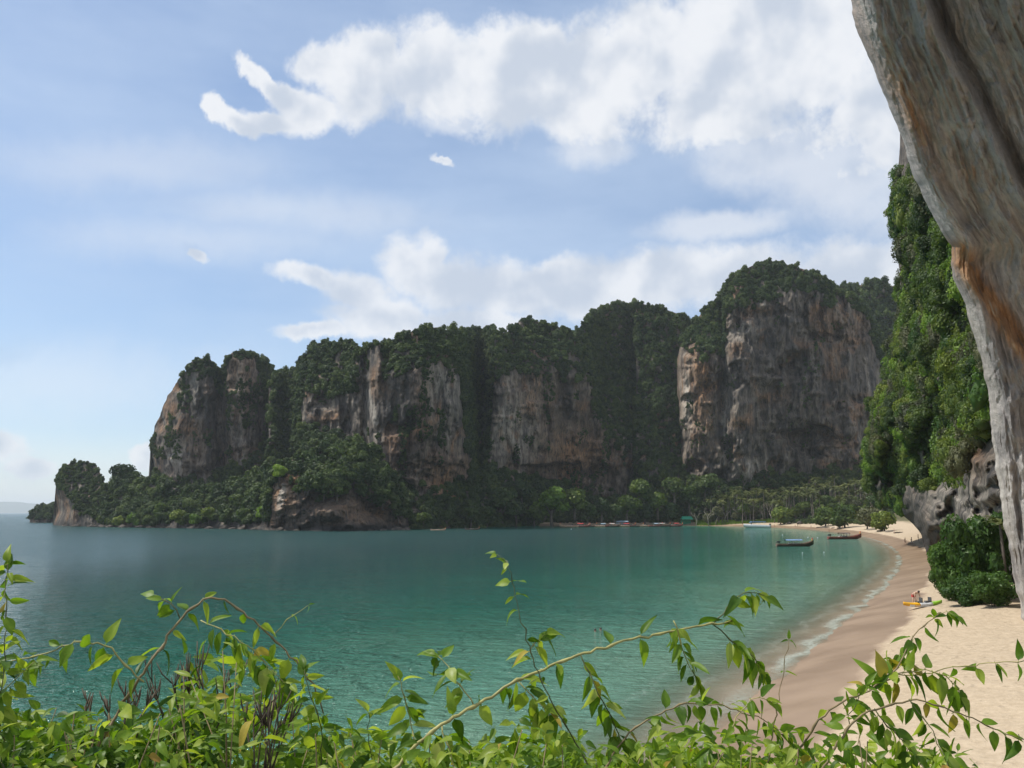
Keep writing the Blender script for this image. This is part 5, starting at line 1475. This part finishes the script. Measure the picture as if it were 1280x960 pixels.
leaves = [leaf_mesh(i, w, fo, d, wv) for i, (w, fo, d, wv) in enumerate(((0.26, 0.35, 0.15, 0.02), (0.29, 0.2, 0.30, 0.035), (0.21, 0.6, 0.10, 0.02), (0.31, 0.15, 0.25, 0.04), (0.25, 0.3, 0.55, 0.03), (0.18, 0.8, 0.28, 0.03), (0.23, 0.5, 0.7, 0.05), (0.16, 0.4, 0.2, 0.02)))]

def leaf_matrix(p, d, nrm, s):
    y = Vector(d).normalized(); z = Vector(nrm); z = (z - y * z.dot(y))
    z = z.normalized() if z.length > 1e-4 else y.orthogonal().normalized()
    x = y.cross(z)
    Mx = Matrix(((x.x * s, y.x * s, z.x * s, p[0]), (x.y * s, y.y * s, z.y * s, p[1]), (x.z * s, y.z * s, z.z * s, p[2]), (0, 0, 0, 1)))
    return Mx

def put_leaf(parent, p, d, nrm, s):
    o = bpy.data.objects.new('leaf', leaves[int(q.integers(0, len(leaves)))])
    COL.objects.link(o); o.parent = parent
    k_ = q.uniform()
    if k_ < 0.12:
        o.material_slots[0].link = 'OBJECT'; o.material_slots[0].material = M['leaf_dry'] if k_ < 0.02 else M['leaf_young']
    o.matrix_local = Matrix.Translation(-parent.location) @ leaf_matrix(Vector(p) + Vector(d).normalized() * 0.10 * s, d, nrm, s)
    return o

def resample(pts, step):
    pts = np.array(pts, float)
    for _ in range(1):
        a = pts[:-1] * 0.75 + pts[1:] * 0.25; c = pts[:-1] * 0.25 + pts[1:] * 0.75
        pts = np.concatenate([pts[:1], np.stack([a, c], 1).reshape(-1, pts.shape[1]), pts[-1:]])
    L = np.concatenate([[0], np.cumsum(np.linalg.norm(np.diff(pts[:, :2], axis=0), axis=1))])
    n = max(2, int(L[-1] / step) + 1); t = np.linspace(0, L[-1], n)
    return np.stack([np.interp(t, L, pts[:, k]) for k in range(pts.shape[1])], -1)

def vine(label, stems, name='climbing_vine'):
    """stems: (pixel polyline, depth at start, depth at end, radius px start, end, material, leaf spacing px, leaf length px range, start of leaves 0..1)"""
    e = None
    for (px, d0, d1, r0, r1, mat, sp, (l0, l1), f0) in stems:
        pr = resample([(a, b_) for a, b_ in px], 9.0)
        n = len(pr); dd = np.linspace(d0, d1, n) + 0.03 * fbm(np.arange(n) / 6, 0.2, d0 * 9, 2, 811)
        P = at(pr[:, 0], pr[:, 1], dd)
        if e is None:
            e = empty(name, tuple(P[0])); tag(e, label, 'vine')
        mb = MB(); rr = 0.68 * np.linspace(r0, r1, n) / F * dd
        P = P + q.normal(0, 0.0022, P.shape)
        knots = 1 + 0.5 * ((np.arange(n) % 7) == 3)
        mb.tube([Vector(p) - e.location for p in P], list(map(float, rr * knots)), 6)
        o = mobj('stem', mb.mesh('stem', True), M[mat], e)
        if not sp: continue
        step = max(1, int(round(sp * 0.55 / 9.0)))
        for i in range(int(f0 * n), n, step):
            t = Vector(P[min(i + 1, n - 1)] - P[max(i - 1, 0)]).normalized()
            tip = i >= n - 2
            side = t.cross(Vector((0, 1, 0))).normalized()
            for sg in (-1, 1):
                if q.uniform() < 0.2: continue
                roll = q.uniform(-1.0, 1.0)
                sd_ = side * sg * math.cos(roll) + Vector((0, -1, 0)) * math.sin(roll)
                d = sd_ * q.uniform(0.5, 1.0) + t * q.uniform(0.1, 0.6) + Vector((0, 0, -1)) * q.uniform(0.15, 0.95)
                nr = Vector((q.normal(0, 0.4), -0.45 + q.normal(0, 0.5), 0.7 + q.normal(0, 0.3)))
                s = 0.92 * q.uniform(l0, l1) / F * dd[i] * (0.75 if tip else 1.0)
                put_leaf(e, P[i], d, nr, s)
            if tip:
                put_leaf(e, P[i], t + Vector((0, 0, -0.3)), Vector((0, -0.6, 0.7)), l0 / F * dd[i])
    return e

T, B_, K = 'stem_tan', 'stem_brown', 'stem_dark'
vine('thick tan vine rising diagonally across the water to a forked leafy tip', [
    ([(478, 985), (515, 935), (552, 905), (600, 880), (642, 852), (690, 832), (760, 806), (822, 793), (890, 780), (915, 777)], 2.05, 2.5, 3.6, 1.6, T, 62, (26, 38), 0.12),
    ([(890, 781), (905, 765), (918, 748), (938, 738), (956, 745)], 2.5, 2.5, 1.3, 0.6, K, 13, (26, 34), 0.2),
    ([(893, 781), (912, 800), (935, 812), (952, 838)], 2.5, 2.48, 1.3, 0.6, K, 22, (26, 36), 0.3),
    ([(842, 776), (850, 800), (862, 835), (872, 852)], 2.44, 2.42, 1.2, 0.6, T, 16, (24, 34), 0.1),
    ([(725, 817), (738, 845), (758, 885), (778, 925), (800, 965)], 2.32, 2.28, 1.2, 0.9, K, 20, (24, 36), 0.1),
    ([(592, 882), (575, 855), (560, 835), (546, 818)], 2.2, 2.22, 1.4, 0.7, T, 15, (26, 38), 0.3),
    ([(645, 850), (668, 872), (688, 898)], 2.25, 2.2, 1.2, 0.7, T, 12, (28, 42), 0.1),
    ([(552, 905), (560, 935), (575, 975)], 2.12, 2.05, 1.3, 0.8, T, 18, (28, 40), 0.2)])
vine('slender dark vine standing upright with small pairs of bright leaves', [
    ([(752, 985), (722, 932), (690, 880), (668, 830), (650, 775), (640, 730), (634, 700)], 2.15, 2.2, 1.5, 0.8, K, 36, (16, 25), 0.15),
    ([(634, 702), (628, 694), (622, 692)], 2.2, 2.2, 0.8, 0.5, K, 8, (14, 20), 0.0),
    ([(668, 832), (660, 808), (678, 795)], 2.2, 2.18, 1.0, 0.6, T, 14, (28, 40), 0.2)])
vine('arching brown vine over the dark dry twigs', [
    ([(118, 940), (160, 868), (186, 834), (226, 770), (262, 743), (296, 757), (342, 800), (372, 830), (392, 855), (404, 890)], 2.15, 2.35, 3.0, 1.2, B_, 46, (20, 30), 0.35),
    ([(226, 772), (212, 752), (196, 745)], 2.25, 2.22, 1.0, 0.6, B_, 12, (20, 28), 0.3),
    ([(340, 800), (360, 772), (384, 757)], 2.33, 2.35, 0.9, 0.5, T, 30, (8, 14), 0.6),
    ([(250, 776), (282, 790), (318, 815), (355, 852)], 2.3, 2.3, 1.1, 0.7, T, 20, (24, 34), 0.1)])
vine('thin vine reaching out level over the water with hanging leaves', [
    ([(178, 850), (160, 835), (132, 806), (98, 800), (62, 815), (28, 824), (-20, 830)], 2.05, 2.0, 1.7, 1.0, T, 26, (24, 36), 0.05)])
vine('pale leaved vine climbing at the end of the level vine', [
    ([(6, 990), (0, 900), (6, 830), (8, 770), (4, 730), (10, 706)], 1.85, 1.9, 1.4, 0.7, K, 24, (22, 32), 0.1),
    ([(-20, 880), (20, 850), (40, 828)], 1.85, 1.85, 1.0, 0.6, T, 18, (22, 32), 0.1)])
vine('leafy vine spreading over the sand with a tip pointing at the kayak', [
    ([(985, 990), (1004, 925), (1030, 892), (1062, 872), (1090, 860), (1118, 842), (1138, 800), (1158, 778), (1176, 766)], 2.1, 2.35, 2.2, 0.8, B_, 26, (22, 34), 0.1),
    ([(1090, 862), (1128, 838), (1165, 838), (1190, 850), (1200, 868)], 2.25, 2.22, 1.2, 0.7, T, 13, (26, 38), 0.0),
    ([(1118, 842), (1150, 845), (1180, 835), (1240, 829), (1300, 826)], 2.3, 2.3, 1.1, 0.7, T, 44, (18, 28), 0.1),
    ([(1140, 800), (1128, 812), (1118, 826)], 2.3, 2.3, 0.9, 0.6, T, 12, (20, 28), 0.2),
    ([(1166, 772), (1182, 764), (1194, 768)], 2.35, 2.35, 0.7, 0.4, T, 14, (16, 22), 0.2)])
vine('low wiry vine trailing across the sand below the leafy one', [
    ([(1012, 990), (1058, 908), (1092, 886), (1136, 874), (1176, 882), (1222, 900), (1262, 920), (1300, 930)], 2.0, 2.15, 2.4, 0.8, B_, 34, (18, 30), 0.15),
    ([(1136, 875), (1160, 905), (1176, 930), (1188, 965)], 2.05, 2.0, 1.0, 0.6, K, 22, (22, 32), 0.1),
    ([(1060, 906), (1072, 875), (1080, 858)], 2.05, 2.05, 0.9, 0.5, K, 16, (22, 30), 0.2),
    ([(1092, 886), (1120, 920), (1150, 950), (1165, 985)], 2.05, 2.0, 1.0, 0.6, K, 18, (22, 34), 0.1)])
vine('bare red brown shoot standing up against the swash', [
    ([(955, 985), (966, 915), (976, 855), (985, 802)], 2.2, 2.25, 1.2, 0.5, B_, 60, (12, 20), 0.2)])
vine('arching vine above the wet sand beside the bare shoot', [
    ([(745, 985), (776, 925), (820, 892), (862, 877), (905, 882), (955, 900), (985, 920)], 2.25, 2.3, 1.8, 0.8, B_, 24, (18, 28), 0.15),
    ([(905, 930), (925, 890), (945, 868), (965, 878)], 2.2, 2.2, 1.0, 0.6, T, 13, (20, 30), 0.1)])
vine('short upright vine with a tuft of drooping leaves beside the diagonal vine', [
    ([(525, 960), (515, 910), (505, 870), (498, 845)], 2.15, 2.2, 1.4, 0.8, T, 14, (22, 34), 0.35)])
vine('leaning vine with small leaves between the arching vine and the drooping tuft', [
    ([(398, 985), (404, 920), (392, 880), (378, 838)], 2.1, 2.15, 1.2, 0.7, K, 16, (22, 32), 0.1),
    ([(470, 985), (460, 930), (462, 892)], 2.1, 2.1, 1.1, 0.6, K, 16, (20, 30), 0.1)])

# dense shrubs along the ledge
def shrub(label, u0, u1, top, n_part, n_mass, dep, size=(19, 30), beyond=None):
    uc = (u0 + u1) / 2
    e = empty('ledge_shrub', tuple(at(uc, 1080, 2.2))); e.location.z = 7.5; tag(e, label, 'shrub', 'shrubs along the ledge')
    def sample(n, deep):
        u = q.uniform(u0, u1, n)
        if deep and beyond: u[n // 2:] = q.uniform(beyond[0], beyond[1], n - n // 2)
        tt = q.uniform(0, 1, n) ** (0.8 if not deep else 0.6)
        v0 = top(u) + (12 if deep else 0); v = v0 + (1010 - v0) * tt
        edge = np.where((u < u0) | (u > u1), 1.0, np.minimum(u - u0, u1 - u) / (u1 - u0)); v = v + np.clip(0.12 - edge, 0, 1) * 160
        d = dep + q.uniform(-0.35, 0.35, n) + (0.35 if deep else 0)
        return u, v, d
    u, v, d = sample(n_part, False); P = at(u, v, d)
    for i in range(n_part):
        dr = Vector((q.normal(0, 0.8), q.normal(-0.25, 0.6), q.normal(-0.15, 0.5))); nr = Vector((q.normal(-0.1, 0.45), -0.35 + q.normal(0, 0.45), 0.8))
        put_leaf(e, P[i], dr, nr, q.uniform(*size) * (0.55 + 0.6 * q.uniform()) / F * d[i])
    u, v, d = sample(n_mass, True); P = at(u, v, d)
    V_ = []; F_ = []
    base = [np.array([vv.co[:] for vv in m_.vertices]) for m_ in leaves[:3]]; fb_ = [[tuple(p.vertices) for p in m_.polygons] for m_ in leaves[:3]]
    for i in range(n_mass):
        k = i % 3; dr = (q.normal(0, 0.8), q.normal(-0.2, 0.6), q.normal(-0.1, 0.5)); nr = (q.normal(0, 0.5), -0.3 + q.normal(0, 0.5), 0.8)
        Mx = np.array(leaf_matrix(P[i] - np.array(e.location), dr, nr, q.uniform(*size) / F * d[i])); o0 = len(V_)
        V_ += [tuple(x) for x in base[k] @ Mx[:3, :3].T + Mx[:3, 3]]; F_ += [tuple(j + o0 for j in f) for f in fb_[k]]
    me = bpy.data.meshes.new('leaf_mass'); me.from_pydata(V_, [], F_); me.update(); o = mobj('leaf_mass', me, M['leaf_vine'], e); o['kind'] = 'stuff'
    mb = MB()
    for k in range(9):
        uu = q.uniform(u0, u1); p1 = at(uu, top(uu) + q.uniform(5, 45), dep + q.uniform(-0.25, 0.25)) - np.array(e.location)
        p0 = np.array([p1[0] * 0.4 + q.normal(0, 0.05), q.normal(0, 0.1), 0.0]); pm = (p0 + p1) / 2 + q.normal(0, 0.06, 3)
        pq = (pm + p1) / 2 + q.normal(0, 0.03, 3); mb.tube([p0, (p0 + pm) / 2 + q.normal(0, 0.03, 3), pm, pq, p1], [0.005, 0.004, 0.003, 0.0022, 0.0012], 5)
    mb.build('stem', M['stem_brown'], e, True)
    return e
shrub('dense leafy shrub under the pale leaved vine', -60, 140, curve([(-60, 872), (40, 874), (90, 880), (140, 892)]), 295, 1400, 2.1, beyond=(-420, -50))
shrub('dense leafy shrub below the foot of the arching brown vine', 100, 270, curve([(100, 888), (170, 880), (220, 862), (270, 850)]), 295, 620, 2.15)
shrub('bushy shrub that fills the arch of the brown vine', 205, 405, curve([(205, 868), (232, 815), (262, 795), (300, 796), (335, 812), (370, 845), (405, 895)]), 298, 420, 2.4)
shrub('open shrub beside the foot of the tan diagonal vine', 385, 590, curve([(385, 885), (430, 892), (480, 902), (520, 915), (590, 920)]), 299, 420, 2.2, (16, 27))
shrub('shrub with small leaves below the upright dark vine', 575, 790, curve([(575, 925), (620, 900), (660, 892), (700, 905), (740, 930), (790, 935)]), 299, 700, 2.2, (15, 27))
shrub('shrub with glossy leaves in front of the wet sand', 775, 1015, curve([(775, 925), (830, 898), (880, 902), (930, 905), (985, 908), (1015, 935)]), 299, 900, 2.2, (14, 25))
shrub('loose shrub in front of the dry sand', 995, 1250, curve([(995, 935), (1050, 912), (1100, 912), (1160, 922), (1210, 945), (1250, 968)]), 299, 1000, 2.15, (15, 26), beyond=(1290, 1560))
shrub('cluster of broad leaves where the leafy vine crosses the sand', 1080, 1205, curve([(1080, 852), (1120, 838), (1180, 838), (1205, 858)]), 1, 1, 2.25, (22, 34)) if False else None

# dry twigs
def twigs(label, u, v, w, h, dep):
    e0 = at(u, v + h, dep); mb = MB()
    for k in range(11):
        a = q.uniform(-0.6, 0.6); L = h / F * dep * q.uniform(0.75, 1.25)
        p = Vector((q.uniform(-w / 2, w / 2) * 0.6 / F * dep, q.normal(0, 0.02), -0.1)); d = Vector((a * 0.7, q.normal(0, 0.2), 1)).normalized()
        p2 = p + d * (L * 0.6 + 0.1); mb.tube([p, p2], [0.0026, 0.0018], 5)
        for j in range(4):
            dd = (d + Vector((q.normal(0, 0.45), q.normal(0, 0.3), q.uniform(0, 0.5)))).normalized(); st = p + d * (L * q.uniform(0.2, 0.6) + 0.1)
            m_ = st + dd * L * 0.22; mb.tube([st, m_, m_ + (dd + Vector((0, 0, 0.7))).normalized() * L * 0.2], [0.0016, 0.0020, 0.0012], 5)
    o = mb.build('dry_twigs', M['twig'], None, True); o.location = e0; tag(o, label, 'dead plant', 'dry twigs among the shrubs')
twigs('upright dark dry twigs left of the arching brown stem', 146, 852, 50, 50, 2.3)
twigs('dark dry twigs inside the leafy arch', 246, 818, 70, 70, 2.55)
twigs('clump of dark dry twigs at the open end of the leafy arch', 330, 872, 46, 60, 2.25)

# ------------------------------------------------------------------ haze: one closed box of pale air
bm = bmesh.new()
bmesh.ops.create_cube(bm, size=1.0)
for v in bm.verts:
    v.co = Vector((v.co.x * 50400, (v.co.y + 0.5) * 25400 - 800, (v.co.z + 0.5) * 306 - 6))
me = bpy.data.meshes.new('haze'); bm.to_mesh(me); bm.free()
m = bpy.data.materials.new('haze'); m.use_nodes = True
nt = m.node_tree; nt.nodes.clear()
vo = nt.nodes.new('ShaderNodeVolumePrincipled'); oo = nt.nodes.new('ShaderNodeOutputMaterial')
vo.inputs['Color'].default_value = (0.86, 0.92, 1.0, 1)
vo.inputs['Density'].default_value = 0.000065
vo.inputs['Anisotropy'].default_value = 0.2
nt.links.new(vo.outputs[0], oo.inputs['Volume'])
tag(mobj('haze', me, m), 'thin pale sea haze over the bay', kind='stuff')
